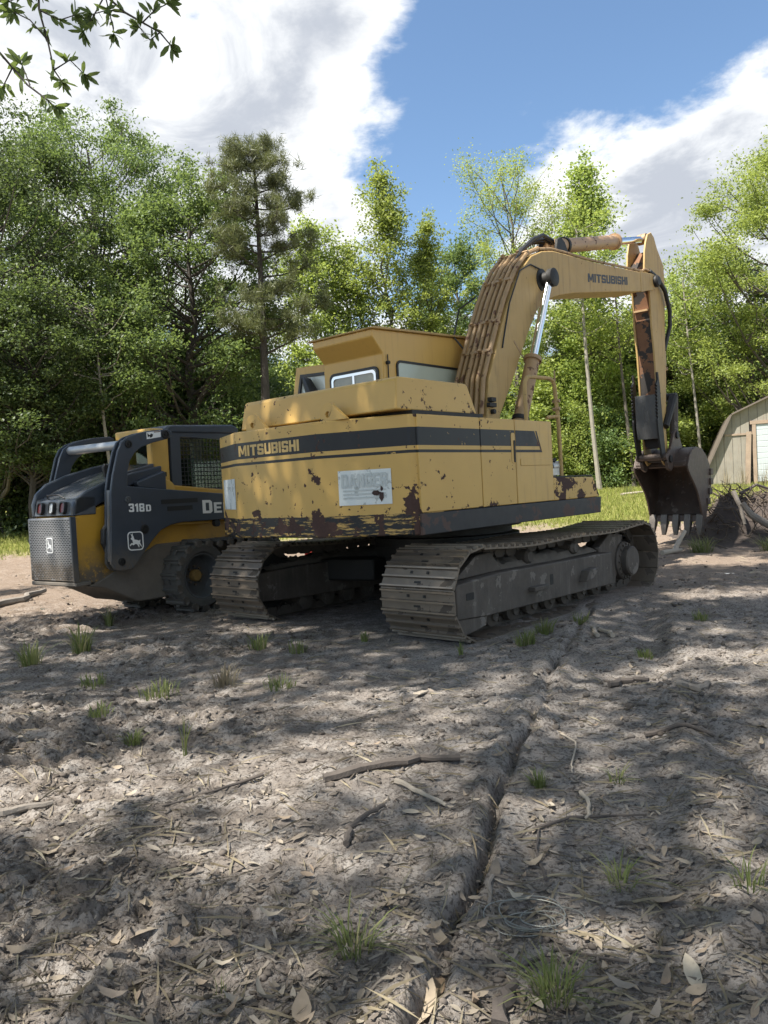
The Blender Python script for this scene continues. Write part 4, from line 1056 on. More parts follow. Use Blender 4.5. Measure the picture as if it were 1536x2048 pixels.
for s in (1, -1):
    ch = empty('steel_track'); ch.parent = sk_
    xc = -.14 if s == 1 else mir(-.14)
    for i in range(NP):
        p = p2[i]; tv = p2[(i + 1) % NP] - p2[i - 1]
        Mx = Matrix.Translation((xc, p[0], p[1])) @ Matrix.Rotation(math.atan2(tv[1], tv[0]) + math.pi, 4, 'X')
        for nm, me_, dx_ in (('track_pad', pad_me, 0), ('pad_lug', lug_me, .15), ('pad_lug', lug_me, -.15), ('pad_link', plk_me, 0)):
            o = link_mesh(nm, me_, None, ch); o.matrix_local = Mx @ Matrix.Translation((dx_, 0, 0))

# ------------------------------------------------------------------ foliage
def leaf_mat(name, c0, c1, c2, trans=.4):
    m_ = bpy.data.materials.new(name); m_.use_nodes = True
    t = NT(m_.node_tree)
    g = t.n('ShaderNodeNewGeometry')
    rp_ = t.n('ShaderNodeValToRGB', inp={0: g.outputs['Random Per Island']})
    el = rp_.color_ramp.elements
    el[0].color = (*c0, 1); el[1].color = (*c2, 1); e_ = el.new(.5); e_.color = (*c1, 1)
    oi = t.n('ShaderNodeObjectInfo').outputs['Random']
    hs = t.n('ShaderNodeHueSaturation', inp={'Hue': t.math('ADD', .488, t.math('MULTIPLY', oi, .022)), 'Value': t.math('ADD', .85, t.math('MULTIPLY', oi, .3)), 'Color': rp_.outputs[0]})
    pb = t.n('ShaderNodeBsdfPrincipled', inp={'Base Color': hs.outputs[0], 'Roughness': .5, 'Specular IOR Level': .35})
    tl = t.n('ShaderNodeBsdfTranslucent', inp={0: t.mix(.5, hs.outputs[0], [min(1, x * 1.7) for x in (c2[0], c2[1], c2[2] * .6)])})
    mx = t.n('ShaderNodeMixShader', inp={0: trans, 1: pb.outputs[0], 2: tl.outputs[0]})
    t.n('ShaderNodeOutputMaterial', inp={0: mx.outputs[0]})
    return m_
L = {}
L['oak'] = leaf_mat('oak_leaves', (.055, .092, .03), (.10, .15, .05), (.18, .235, .085), .42)
L['dark'] = leaf_mat('dark_leaves', (.035, .06, .022), (.065, .10, .036), (.12, .165, .06), .38)
L['young'] = leaf_mat('spring_leaves', (.14, .19, .045), (.21, .27, .065), (.31, .36, .11), .45)
L['pine'] = leaf_mat('pine_needles', (.075, .09, .04), (.12, .14, .06), (.18, .20, .09), .25)
L['willow'] = leaf_mat('yellow_green_leaves', (.15, .20, .04), (.24, .29, .07), (.33, .36, .11), .45)
BARK = mat('grey_brown_bark', (.10, .085, .07), .9, var=.5, vs_=6, bump=.8, bs=18)
BARKD = mat('dark_bark', (.05, .042, .035), .9, var=.5, vs_=6, bump=.8, bs=18)
BARKP = mat('pale_bark', (.26, .235, .20), .85, var=.35, vs_=5, bump=.5, bs=18)

def leaves_np(C, size, rng, aspect=.5, upb=.5):
    n = len(C)
    nrm = rng.normal(size=(n, 3)); nrm[:, 2] += upb * 2; nrm /= np.linalg.norm(nrm, axis=1)[:, None]
    u = rng.normal(size=(n, 3)); u -= (u * nrm).sum(1)[:, None] * nrm; u /= np.linalg.norm(u, axis=1)[:, None]
    v = np.cross(nrm, u)
    s = size * rng.uniform(.6, 1.3, n)[:, None]
    V = np.stack([C - u * s, C - v * s * aspect + nrm * s * .12, C + u * s, C + v * s * aspect + nrm * s * .12], 1).reshape(-1, 3)
    F = np.arange(4 * n).reshape(n, 4)
    return V, F
def tubes_np(paths, n=6):
    mb = MB()
    for p, r_ in paths: mb.tube(p, r_, n, cap=False)
    return mb
def branch(a, b, r0, r1, rng, seg=5, bend=.12, sagup=.15):
    a = np.array(a); b = np.array(b); Lh = np.linalg.norm(b - a)
    pts_, rr_ = [], []
    off = rng.normal(size=3) * bend * Lh
    for i in range(seg + 1):
        t_ = i / seg
        p = a + (b - a) * t_ + off * math.sin(math.pi * t_) * .6
        p[2] -= sagup * Lh * math.sin(math.pi * t_) * .6
        pts_.append(tuple(p)); rr_.append(r0 + (r1 - r0) * t_ ** .8)
    return pts_, rr_
def make_tree(seed, h, tr, cb, rx, prof, K, nleaf, cr, ls, flat=.6, lean=.03, up=.6, fork=0, inner=.25, aspect=.5, shell=.5):
    rng = np.random.default_rng(seed)
    lx, ly = rng.normal(size=2) * lean * h
    wob = rng.normal(size=(9, 2)) * .012 * h
    def trunk(t_):
        i = t_ * 8; a = int(min(i, 7)); f = i - a
        w_ = wob[a] * (1 - f) + wob[a + 1] * f
        return np.array([lx * t_ + w_[0] * min(1, t_ * 3), ly * t_ + w_[1] * min(1, t_ * 3), h * .96 * t_])
    paths = [([tuple(trunk(t_)) for t_ in np.linspace(0, 1, 14)], [tr * (1.35 if t_ == 0 else 1) * (1 - .93 * t_ ** .9) + .012 for t_ in np.linspace(0, 1, 14)])]
    Cs, Ns = [], []
    g = rng.uniform(0, 6.28)
    for k_ in range(K):
        t_ = (k_ + rng.uniform(0, 1)) / K
        z = cb * h + (1 - cb) * h * t_
        Rm = rx * prof(t_) * (.8 + .45 * rng.uniform())
        rad = Rm * (shell + (1 - shell) * rng.uniform() ** .6)
        a = g + k_ * 2.39996 + rng.normal() * .4
        tb = np.clip((z - rad * up) / (h * .96), cb * .55, .97)
        base = trunk(tb); ax = trunk(np.clip(z / (h * .96), 0, 1))
        c = np.array([ax[0] + rad * math.cos(a), ax[1] + rad * math.sin(a), z + rng.normal() * .15])
        br_ = tr * .34 * (1 - tb) ** .7 + .014
        pp, rr_ = branch(base, c, br_, .01, rng)
        paths.append((pp, rr_))
        mid = np.array(pp[3])
        q = c + rng.normal(size=3) * cr * .9
        paths.append(branch(mid, q, br_ * .5, .007, rng, 3))
        m1 = int(nleaf * rng.uniform(.5, 1.4))
        sc_k = cr * rng.uniform(.65, 1.35)
        pts1 = rng.normal(size=(m1, 3)) * [sc_k, sc_k, sc_k * flat] * .55 + c
        m2 = int(m1 * .45)
        pts2 = rng.normal(size=(m2, 3)) * [sc_k, sc_k, sc_k * flat] * .4 + q
        tt = rng.uniform(.45, 1, int(m1 * inner))[:, None]
        pts3 = mid + (c - mid) * tt + rng.normal(size=(len(tt), 3)) * cr * .35
        Cs += [pts1, pts2, pts3]
    C = np.concatenate(Cs)
    V, F = leaves_np(C, ls, rng, aspect)
    return tubes_np(paths).mesh('trunk', fix=False), mesh_np('crown', V, F)
def make_pine(seed, h, tr, cb):
    rng = np.random.default_rng(seed)
    paths = [([(.25 * math.sin(t_ * 2.2), .1 * math.sin(t_ * 4), h * t_) for t_ in np.linspace(0, .985, 14)], [tr * (1 - .9 * t_) + .015 for t_ in np.linspace(0, 1, 14)])]
    tips = []
    K = 40
    for k_ in range(K):
        t_ = k_ / (K - 1)
        z = h * (cb + (.99 - cb) * t_)
        if .30 < t_ < .40: continue
        Rm = 2.6 * math.sin(math.pi * (.2 + .78 * t_)) ** .6 * rng.uniform(.55, 1.1)
        if t_ < .35: Rm *= 1.15
        a = k_ * 2.4 + rng.normal() * .4
        base = np.array([.25 * math.sin(z / h * 2.2), .1 * math.sin(z / h * 4), z - .2 * Rm])
        c = base + np.array([Rm * math.cos(a), Rm * math.sin(a), Rm * .35])
        pp, rr_ = branch(base, c, tr * .28 * (1 - z / h) + .025, .012, rng, 5, .1, .1)
        paths.append((pp, rr_))
        for s in range(16):
            f_ = rng.uniform(.55, 1.0)
            m_ = np.array(pp[0]) + (c - base) * f_
            m_ = np.array(pp[min(5, int(f_ * 5))]) * .5 + m_ * .5
            q = m_ + rng.normal(size=3) * [.36, .36, .16] + [0, 0, .12]
            if s % 2 == 0: paths.append(([tuple(m_), tuple((m_ + q) / 2 + [0, 0, -.03]), tuple(q)], [.014, .01, .006]))
            tips.append(q)
    tips = np.array(tips)
    # needle bursts
    n = 84; T = np.repeat(tips, n, 0)
    dirs = rng.normal(size=(len(T), 3)); dirs[:, 2] += .5; dirs /= np.linalg.norm(dirs, axis=1)[:, None]
    st = T + rng.normal(size=T.shape) * .10
    ln = rng.uniform(.16, .34, len(T))[:, None]
    sd = np.cross(dirs, rng.normal(size=T.shape)); sd /= np.linalg.norm(sd, axis=1)[:, None]
    V = np.stack([st - sd * .012, st + sd * .012, st + dirs * ln + sd * .006], 1).reshape(-1, 3)
    F = np.arange(len(V)).reshape(-1, 3)
    return tubes_np(paths).mesh('trunk', fix=False), mesh_np('crown', V, F)

oakp = lambda t_: max(.15, math.sin(math.pi * min(.97, .14 + .80 * t_))) ** .55
conep = lambda t_: (1 - t_) ** .65 * .9 + .12
colp = lambda t_: math.sin(math.pi * (.12 + .84 * t_)) ** .5
vasep = lambda t_: .35 + .65 * t_ ** .7 if t_ < .8 else .9
PROTO = {
    'oak1': make_tree(11, 14.0, .34, .20, 5.0, oakp, 150, 470, .70, .060, flat=.5, up=.75),
    'oak2': make_tree(23, 12.8, .30, .16, 4.6, oakp, 140, 460, .70, .060, flat=.5, up=.7),
    'oak3': make_tree(37, 10.4, .22, .28, 2.7, oakp, 80, 380, .58, .058, flat=.55, up=.7),
    'pine': make_pine(5, 15.8, .24, .48),
    'poplar1': make_tree(41, 14.6, .13, .22, 1.75, conep, 62, 190, .55, .066, flat=.8, up=1.3, inner=.5, aspect=.7),
    'poplar2': make_tree(43, 12.0, .12, .15, 2.0, conep, 64, 200, .58, .066, flat=.8, up=1.2, inner=.5, aspect=.7),
    'open': make_tree(47, 15.3, .17, .50, 2.3, vasep, 40, 280, .55, .054, flat=1.0, up=1.6, inner=.5, shell=.55),
    'mid1': make_tree(53, 11.0, .15, .30, 2.4, colp, 80, 250, .6, .075, flat=.6, up=.8),
    'mid2': make_tree(59, 12.5, .15, .34, 2.1, colp, 74, 240, .58, .075, flat=.65, up=.9),
    'bush': make_tree(61, 3.4, .04, .04, 1.5, colp, 34, 330, .5, .065, flat=.75, up=.8),
    'bush2': make_tree(67, 4.6, .05, .10, 1.5, colp, 34, 320, .55, .065, flat=.8, up=1.0),
}
def tree(name, proto, x, y, hs, leafk, bark, label, group=None, rz=0.0, wide=1.0, cat='tree', z=None, part=('trunk', 'crown')):
    tm_, cm_ = PROTO[proto]
    if not tm_.materials: tm_.materials.append(BARK); cm_.materials.append(L['oak'])
    o = empty(name, (x, y, (gz(x, y, False) if z is None else z) - .05), rz)
    o.scale = (hs * wide, hs * wide, hs)
    tag(o, label, cat, group)
    for nm_, me_, mt_ in ((part[0], tm_, bark), (part[1], cm_, L[leafk])):
        c_ = link_mesh(nm_, me_, None, o)
        c_.material_slots[0].link = 'OBJECT'; c_.material_slots[0].material = mt_
    return o
tree('oak_tree', 'oak1', -9.2, 26, .95, 'oak', BARK, 'tallest broad leafy oak left of the pine, dense green crown', rz=.4, wide=.9)
tree('oak_tree', 'oak2', -12.2, 24, .98, 'dark', BARK, 'broad oak at the left edge of the photo behind the loader', rz=2.0)
tree('oak_tree', 'oak3', -5.75, 23.8, 1.0, 'oak', BARKD, 'smaller dark-trunked oak directly above the loader cab, before the pine', rz=1.1)
tree('pine_tree', 'pine', -3.38, 22.5, .70, 'pine', BARKD, 'tall pine with bare dark trunk and grey-green needle crown', rz=.3)
tree('oak_tree', 'oak1', -16.5, 31, 1.0, 'dark', BARKD, 'dark leafy tree showing behind the oak at the left edge', rz=3.3)
tree('oak_tree', 'mid1', -9.8, 21.5, .62, 'dark', BARKD, 'low dark leafy tree standing in front of the tallest oak', rz=1.0, wide=1.15)
tree('oak_tree', 'oak3', -9.6, 32, .9, 'dark', BARKD, 'dark crown peeking out behind the tallest oak', rz=2.7)
tree('young_tree', 'poplar2', -2.6, 35, 1.05, 'young', BARK, 'light green young tree just right of the pine', rz=.5)
tree('young_tree', 'poplar2', -1.0, 36, .98, 'young', BARK, 'second light green young tree right of the pine, lower top', rz=2.1)
tree('young_tree', 'poplar1', 1.0, 36, 1.0, 'young', BARK, 'slender airy young tree rising highest above the cab roof', rz=1.0)
tree('young_tree', 'poplar1', 2.3, 36.5, .87, 'young', BARK, 'slender young tree right beside the one above the cab', rz=4.0)
tree('leafy_tree', 'mid2', 3.9, 41, 1.04, 'oak', BARK, 'darker leafy tree behind the boom, left of its knee', rz=4.4)
tree('open_crown_tree', 'open', 6.5, 36, 1.0, 'willow', BARK, 'yellow-green tree with open upward branches above the boom knee', rz=.9)
tree('young_tree', 'poplar1', 9.7, 36.5, 1.0, 'young', BARK, 'slender leafy tree rising behind the boom lettering', rz=2.5, wide=1.15)
tree('leafy_tree', 'oak1', 18.6, 34, 1.05, 'young', BARK, 'big leafy tree at the right edge of the photo', rz=5.0)
tree('leafy_tree', 'mid2', 14.5, 38, .80, 'young', BARK, 'leafy tree right of the bucket stick, behind the barn', rz=1.4)
tree('leafy_tree', 'mid1', 16.6, 37, .95, 'oak', BARK, 'medium leafy tree directly behind the barn roof', rz=2.2)
# bare pale trunk standing free behind the boom
def bare_trunk(x, y, h_, r_, bark, label, seed):
    rng = np.random.default_rng(seed)
    paths = [([(.05 * h_ * -t_ + .05 * math.sin(5 * t_ + seed), 0, h_ * t_) for t_ in np.linspace(0, 1, 12)], [r_ * (1.2 if t_ == 0 else 1 - .6 * t_) for t_ in np.linspace(0, 1, 12)])]
    C = []
    for i in range(26):
        t_ = rng.uniform(.55, 1); a = rng.uniform(0, 6.28); l_ = rng.uniform(.5, 1.6)
        p0 = np.array([-.05 * h_ * t_ + .05 * math.sin(5 * t_ + seed), 0, h_ * t_]); p1 = p0 + [l_ * math.cos(a), l_ * math.sin(a), l_ * .5]
        paths.append(branch(p0, p1, .025, .006, rng, 4)); C.append(rng.normal(size=(150, 3)) * [.4, .4, .25] + p1)
    o = empty('slim_tree', (x, y, gz(x, y, False) - .05)); tag(o, label, 'tree')
    tm_ = tubes_np(paths, 8).mesh('trunk', fix=False); link_mesh('trunk', tm_, bark, o)
    V, F = leaves_np(np.concatenate(C), .045 if y < 25 else .065, rng, .6); link_mesh('crown', mesh_np('crown', V, F), L['oak'] if y < 25 else L['young'], o)
bare_trunk(9.15, 32.5, 11.0, .105, BARKP, 'slim tree with straight pale bare trunk seen under the boom', 3)
bare_trunk(10.75, 33, 9.5, .085, BARK, 'slim tree with darker bare trunk left of the bucket stick', 8)
bare_trunk(13.9, 33.5, 9.0, .07, BARKP, 'slim pale trunk between the bucket stick and the barn', 13)
bare_trunk(-7.55, 21.8, 6.5, .06, BARKP, 'thin pale crooked trunk behind the loader', 21)
# wood behind
rg = random.Random(77)
wood = 'trees of the dense wood behind the clearing'
wl_ = 'leafy tree in the dense wood behind the excavator'
for i in range(58):
    y = rg.uniform(40, 58); x = rg.uniform(-.60, .62) * y
    if i < 26: y = rg.uniform(37, 42); x = -22 + i * 1.85 + rg.uniform(-.6, .6)
    pr = rg.choice(['mid1', 'mid2', 'mid1', 'poplar2'])
    kind = rg.choice(['oak', 'young', 'young', 'young']) if x > -3 else rg.choice(['oak', 'dark', 'dark'])
    hh = rg.uniform(.55, .85)
    if -6 < x < 6: hh *= .85
    zn = x / y
    wl_ = 'leafy tree in the wood ' + ('behind the oaks left of the pine' if zn < -.15 else 'between the pine and the boom' if zn < .12 else 'seen under and behind the boom' if zn < .33 else 'right of the bucket stick, around the barn')
    tree('wood_tree', pr, x, y, hh, kind, BARK, wl_, wood, rz=rg.uniform(0, 6), wide=rg.uniform(.95, 1.25))
ul = 'low leafy shrub along the foot of the wood'
ug = 'shrubs along the foot of the wood'
for i in range(46):
    if i < 14: x = -15.5 + i * 1.15; y = rg.uniform(24, 28); kind = rg.choice(['dark', 'oak', 'dark'])
    else: x = -1.5 + (i - 14) * .76; y = rg.uniform(34, 36.5); kind = rg.choice(['young', 'oak', 'young'])
    if 11.8 < x < 19.5 and y < 36: y += 3
    ul = 'low leafy shrub at the foot of the ' + ('oaks behind the loader' if y < 30 else 'wood behind the cab and boom' if x / y < .25 else 'wood near the bucket and barn')
    tree('shrub', rg.choice(['bush', 'bush2', 'bush']), x, y, rg.uniform(.7, 1.25), kind, BARKD, ul, ug, rz=rg.uniform(0, 6), wide=rg.uniform(.9, 1.3), cat='shrub', part=('stem', 'foliage'))
# far wood as one mass so no horizon shows between trunks
rng = np.random.default_rng(9)
n = 26000
a = rng.uniform(-.72, .72, n); yy = rng.uniform(56, 64, n)
C = np.stack([a * yy, yy, 1.0 + rng.uniform(0, 1, n) ** .9 * (4.5 + 3.0 * fbm(a * 14, yy * .0 + 3, 8, 3))], -1)
V, F = leaves_np(C, .55, rng, .6, .1)
fo = link_mesh('far_wood', mesh_np('far_wood', V, F), L['oak']); tag(fo, 'distant green mass of the wood behind the nearer trees', 'woodland', kind='stuff')

# ------------------------------------------------------------------ shading oak over the clearing
sun_v = np.array(TO_SUN)
ox, oy = -9.0, 1.5
oo = empty('oak_tree', (ox, oy, gz(ox, oy, False)))
tag(oo, 'overhanging oak whose leafy twigs hang into the upper left corner', 'tree')
rng = np.random.default_rng(3)
SUNNY = [(-1.45, 3.55, .75, .22), (-1.6, 3.3, .35, .12), (-.55, 3.86, .42, .20), (-.27, 4.7, .40, .16), (-.02, 5.0, .3, .14), (2.55, 5.35, .75, .26), (2.6, 6.1, .5, .2), (-.93, 2.11, .17, .09), (-.1, 3.55, .42, .16), (-1.1, 2.1, .12, .07), (-1.3, 4.45, .35, .16), (-.45, 2.85, .22, .12), (-.25, 2.55, .14, .08), (-2.4, 4.7, .5, .2), (-1.07, 5.4, .35, .14), (-.12, 3.95, .35, .12), (-.74, 3.25, .34, .13), (-2.6, 6.3, .5, .22), (-1.25, 7.1, .5, .2), (-4.6, 10.5, 1.3, 1.5), (.55, 4.35, .25, .09), (3.4, 8.0, .8, .35), (-3.3, 8.1, .5, .25), (4.5, 11.0, 1.0, .8), (-3.0, 3.9, .5, .2)]
n = 20000
gx = rng.uniform(-8.5, 9.0, n); gy = rng.uniform(-1.5, 16.5, n)
keep = np.ones(n, bool)
edge = fbm(gx * .9, gy * .9, 200, 3)
for (sx, sy, ax, ay) in SUNNY:
    keep &= (((gx - sx) / (ax * 1.05 + .04)) ** 2 + ((gy - sy) / (ay * 1.05 + .04)) ** 2) > 1 + .5 * (edge - .5)
lim = 13.3 + 2.5 * (edge - .5) - .25 * np.maximum(0, -gx - 2) ** 1.25
keep &= gy < lim
# lighter canopy over the left foreground, dense over the right
dn_k = np.where(gx > .4, .95, .72) * np.where(gy > 5.6, 1.0, .95)
keep &= rng.uniform(size=n) < dn_k
gx, gy = gx[keep], gy[keep]
hh = rng.uniform(10.5, 14.5, len(gx)) - .012 * ((gx + 1) ** 2)
C0 = np.stack([gx, gy, np.zeros_like(gx)], -1) + sun_v[None] * (hh / sun_v[2])[:, None]
over = (gx > -3.2) & (gx < 5.0) & (gy > 5.2) & (gy < 12.5)
C0 = np.concatenate([C0, C0[over] + [.12, .09, .3]])
C = np.repeat(C0, 7, 0) + rng.normal(size=(len(C0) * 7, 3)) * [.13, .13, .10]
V, F = leaves_np(C, .080, rng, .55, .8)
link_mesh('crown', mesh_np('crown', V, F), L['oak'], oo).location = (-ox, -oy, -oo.location.z)
paths = [([(0, 0, -.1), (.1, .1, 2.5), (.3, .3, 5), (.5, .6, 8), (.8, 1.2, 11)], [.55, .42, .38, .3, .18])]
for i in range(26):
    q = C0[rng.integers(len(C0))] - [ox, oy, oo.location.z + .2]
    paths.append(branch((.3 + rng.uniform(0, .2), .3 + rng.uniform(0, .3), rng.uniform(5.5, 10)), q, .035, .008, rng, 6, .06, -.05))
link_mesh('trunk', tubes_np(paths, 8).mesh('trunk', fix=False), BARK, oo)
# the twig that hangs into view: long narrow leaves
def pix3(px, py, dist):
    dd = fw + r2 * ((px - 768) / 1538) + u2 * ((1024 - py) / 1538)
    return np.array(Vector((0, 0, CAM_H)) + dd * dist)
TW_ = [
    [(70, -260, 3.9), (76, -60, 3.85), (78, 20, 3.8), (95, 80, 3.8), (108, 140, 3.8), (125, 165, 3.8)],
    [(-60, 60, 3.7), (-10, 95, 3.75), (25, 135, 3.8), (55, 170, 3.8), (95, 200, 3.8), (110, 215, 3.8)],
    [(170, -180, 4.0), (210, -10, 4.0), (250, 25, 4.0), (285, 45, 4.0), (320, 65, 4.0), (345, 95, 4.0)],
    [(95, 80, 3.8), (60, 40, 3.8), (20, 20, 3.8)], [(108, 140, 3.8), (140, 120, 3.8), (170, 150, 3.8)],
    [(250, 25, 4.0), (215, 20, 4.0), (180, 30, 4.0)], [(210, -10, 4.0), (180, 45, 4.0), (165, 65, 4.0)], [(285, 45, 4.0), (310, 20, 4.0), (340, 5, 4.0)],
    [(25, 135, 3.8), (5, 175, 3.8)], [(76, -60, 3.85), (45, -10, 3.8), (15, 5, 3.8)], [(210, -10, 4), (225, 50, 4), (228, 70, 4)], [(78, 20, 3.8), (120, 40, 3.8), (150, 30, 3.8)],
    [(60, 170, 3.8), (40, 120, 3.8)], [(320, 65, 4), (300, 80, 4), (275, 50, 4)]]
wp, Lc, Ld = [], [], []
rng = np.random.default_rng(12)
for li, br_ in enumerate(TW_):
    P3 = [pix3(*b) for b in br_]
    wp.append(([tuple(p - [ox, oy, oo.location.z]) for p in P3], [(.007 if li < 3 else .004) * (1 - .6 * i / len(P3)) for i in range(len(P3))]))
    for i in range(1, len(P3)):
        for s in range(8 if i < len(P3) - 1 else 15):
            if li < 3 and i < len(P3) - 2 and rng.uniform() < .5: continue
            p = P3[i - 1] + (P3[i] - P3[i - 1]) * (rng.uniform(.5, 1.0) if i < len(P3) - 1 else rng.uniform(.75, 1.02))
            dd = (P3[i] - P3[i - 1]); dd /= np.linalg.norm(dd)
            dd = dd * .5 + rng.normal(size=3) * .6 + [0, 0, -.25]; dd /= np.linalg.norm(dd)
            Lc.append(p); Ld.append(dd)
Lc = np.array(Lc); Ld = np.array(Ld); n = len(Lc)
ln = rng.uniform(.05, .085, n)[:, None]
sd = np.cross(Ld, rng.normal(size=(n, 3))); sd /= np.linalg.norm(sd, axis=1)[:, None]
nn = np.cross(Ld, sd)
V = np.stack([Lc, Lc + Ld * ln * .35 + sd * ln * .145 + nn * ln * .04, Lc + Ld * ln * .75 + sd * ln * .13 + nn * ln * .04, Lc + Ld * ln, Lc + Ld * ln * .75 - sd * ln * .13 + nn * ln * .04, Lc + Ld * ln * .35 - sd * ln * .145 + nn * ln * .04], 1).reshape(-1, 3)
V = V - np.array([ox, oy, oo.location.z])
tl = link_mesh('twig_leaves', mesh_np('twig_leaves', V, np.arange(6 * n).reshape(n, 6)), L['oak'], oo)
link_mesh('hanging_twig', tubes_np(wp, 6).mesh('hanging_twig', fix=False), BARKD, oo)

# ------------------------------------------------------------------ barn
BY = 30.0
bn = empty('barn', (12.72, BY, .66), R(-21))
tag(bn, 'weathered gambrel-roofed wooden barn with white door at right edge', 'barn')
BW, BD = 5.9, 7.0
wood_m = mat('weathered_siding', (.25, .23, .19), .85, var=.3, vs_=2.5, bump=.3, bs=20, streak=((.2, .15, .11), .7))
trim_m = mat('raw_timber_trim', (.30, .225, .165), .8, var=.3, vs_=4, bump=.2)
GP = [(0, 0), (0, .74), (.90, 2.72), (BW / 2, 3.62), (BW - .9, 2.72), (BW, .74), (BW, 0)]
door_x0, door_x1, door_h = 1.72, 4.2, 2.32
MB().prism(GP, 'y', .10, .14).obj('gable_backing', M['dark'], bn)
def roof_h(x):
    xs_ = [p[0] for p in GP[1:6]]; zs_ = [p[1] for p in GP[1:6]]
    return float(np.interp(x, [0, .9, BW / 2, BW - .9, BW], [.74, 2.72, 3.62, 2.72, .74]))
x = 0.0
while x < BW - .01:
    x1 = min(BW, x + .30)
    z0 = 0.0
    mx0 = x
    segs = [(x, x1 - .012)]
    for a, b_ in segs:
        zb = door_h + .12 if (b_ > door_x0 - .1 and a < door_x1 + .1) else 0.0
        MB().prism([(a, zb), (b_, zb), (b_, roof_h(b_)), ((a + b_) / 2, max(roof_h((a + b_) / 2), 0)), (a, roof_h(a))], 'y', .06 + .006 * ((int(x * 10)) % 2), .10).obj('siding_board', wood_m, bn)
    x = x1
for (a, b_) in ((door_x0 - .13, door_x0), (door_x1, door_x1 + .13)): MB().box(a, b_, .02, .09, -.15, door_h + .13).obj('door_post', trim_m, bn)
MB().box(door_x0 - .2, door_x1 + .2, .015, .085, door_h + .0, door_h + .13).obj('door_header', trim_m, bn)
MB().box(.62, door_x0 - .13, .03, .07, 1.93, 2.0).obj('trim_board', trim_m, bn)
Mx = Matrix.Translation((1.35, -.03, -.1)) @ Matrix.Rotation(R(3), 4, 'Y')
MB().box(-.08, .1, -.02, .02, 0, 2.15, Mx).obj('leaning_plank', trim_m, bn)
dm_ = mat('white_door_panel', (.42, .46, .47), .5, var=.06, bump=.03)
for i in range(10):
    z = .12 + i * .22
    MB().box(door_x0 + .005, door_x1 - .005, .06, .095, z, z + .212).obj('door_panel', dm_, bn, .01)
roofm = mat('brown_roof_sheet', (.13, .105, .085), .7, var=.3, bump=.2)
for a, b_ in zip(GP[1:5], GP[2:6]):
    dx, dz = b_[0] - a[0], b_[1] - a[1]; l_ = math.hypot(dx, dz); nx_, nz_ = -dz / l_ * .06, dx / l_ * .06
    MB().prism([a, b_, (b_[0] + nx_, b_[1] + nz_), (a[0] + nx_, a[1] + nz_)], 'y', -.16, BD + .1).obj('roof_slope', roofm, bn)
MB().box(0, .05, .15, BD, 0, .74).obj('side_wall', wood_m, bn)
MB().box(BW - .05, BW, .15, BD, 0, .74).obj('side_wall', wood_m, bn)
MB().prism(GP, 'y', BD - .05, BD).obj('rear_wall', wood_m, bn)

# ------------------------------------------------------------------ ground cover
def island_mat(name, cols, rough=.85, trans=0.0, pos=None):
    m_ = bpy.data.materials.new(name); m_.use_nodes = True
    t = NT(m_.node_tree)
    g = t.n('ShaderNodeNewGeometry')
    fac = t.math('FRACT', t.math('ADD', g.outputs['Random Per Island'], t.math('MULTIPLY', t.n('ShaderNodeObjectInfo').outputs['Random'], 3.7)))
    rp_ = t.n('ShaderNodeValToRGB', inp={0: fac}); rp_.color_ramp.interpolation = 'LINEAR'
    el = rp_.color_ramp.elements
    while len(el) < len(cols): el.new(.5)
    for i, c in enumerate(cols):
        el[i].position = i / (len(cols) - 1)
    for i, c in enumerate(cols): el[i].color = (*c, 1)
    c = t.mix(t.noise(g.outputs['Position'], 60, 4), t.mix(.35, rp_.outputs[0], (.03, .025, .02)), rp_.outputs[0])
    pb = t.n('ShaderNodeBsdfPrincipled', inp={'Base Color': c, 'Roughness': rough, 'Specular IOR Level': .2})
    o_ = pb.outputs[0]
    if trans:
        tl = t.n('ShaderNodeBsdfTranslucent', inp={0: c})
        o_ = t.n('ShaderNodeMixShader', inp={0: trans, 1: o_, 2: tl.outputs[0]}).outputs[0]
    t.n('ShaderNodeOutputMaterial', inp={0: o_})
    return m_
litter_m = island_mat('dry_leaf_litter', [(.14, .12, .10), (.31, .26, .20), (.21, .165, .125), (.37, .32, .25), (.17, .145, .125), (.42, .365, .285)], .8, .15)
chip_m = island_mat('wood_chip_litter', [(.06, .05, .042), (.24, .205, .17), (.11, .09, .075), (.34, .295, .245)], .9)
clod_m = island_mat('grey_clods', [(.075, .062, .052), (.18, .155, .135), (.11, .092, .078), (.22, .195, .172)], .95)
grass_m = island_mat('green_grass_blades', [(.13, .17, .045), (.24, .27, .10), (.17, .22, .06), (.38, .35, .18)], .6, .35)
lawn_m = island_mat('sunlit_lawn_blades', [(.20, .25, .05), (.33, .35, .09), (.25, .30, .06), (.42, .39, .16)], .6, .4)
straw_m = island_mat('dry_straw', [(.32, .27, .18), (.22, .18, .12), (.40, .35, .25)], .8, .2)

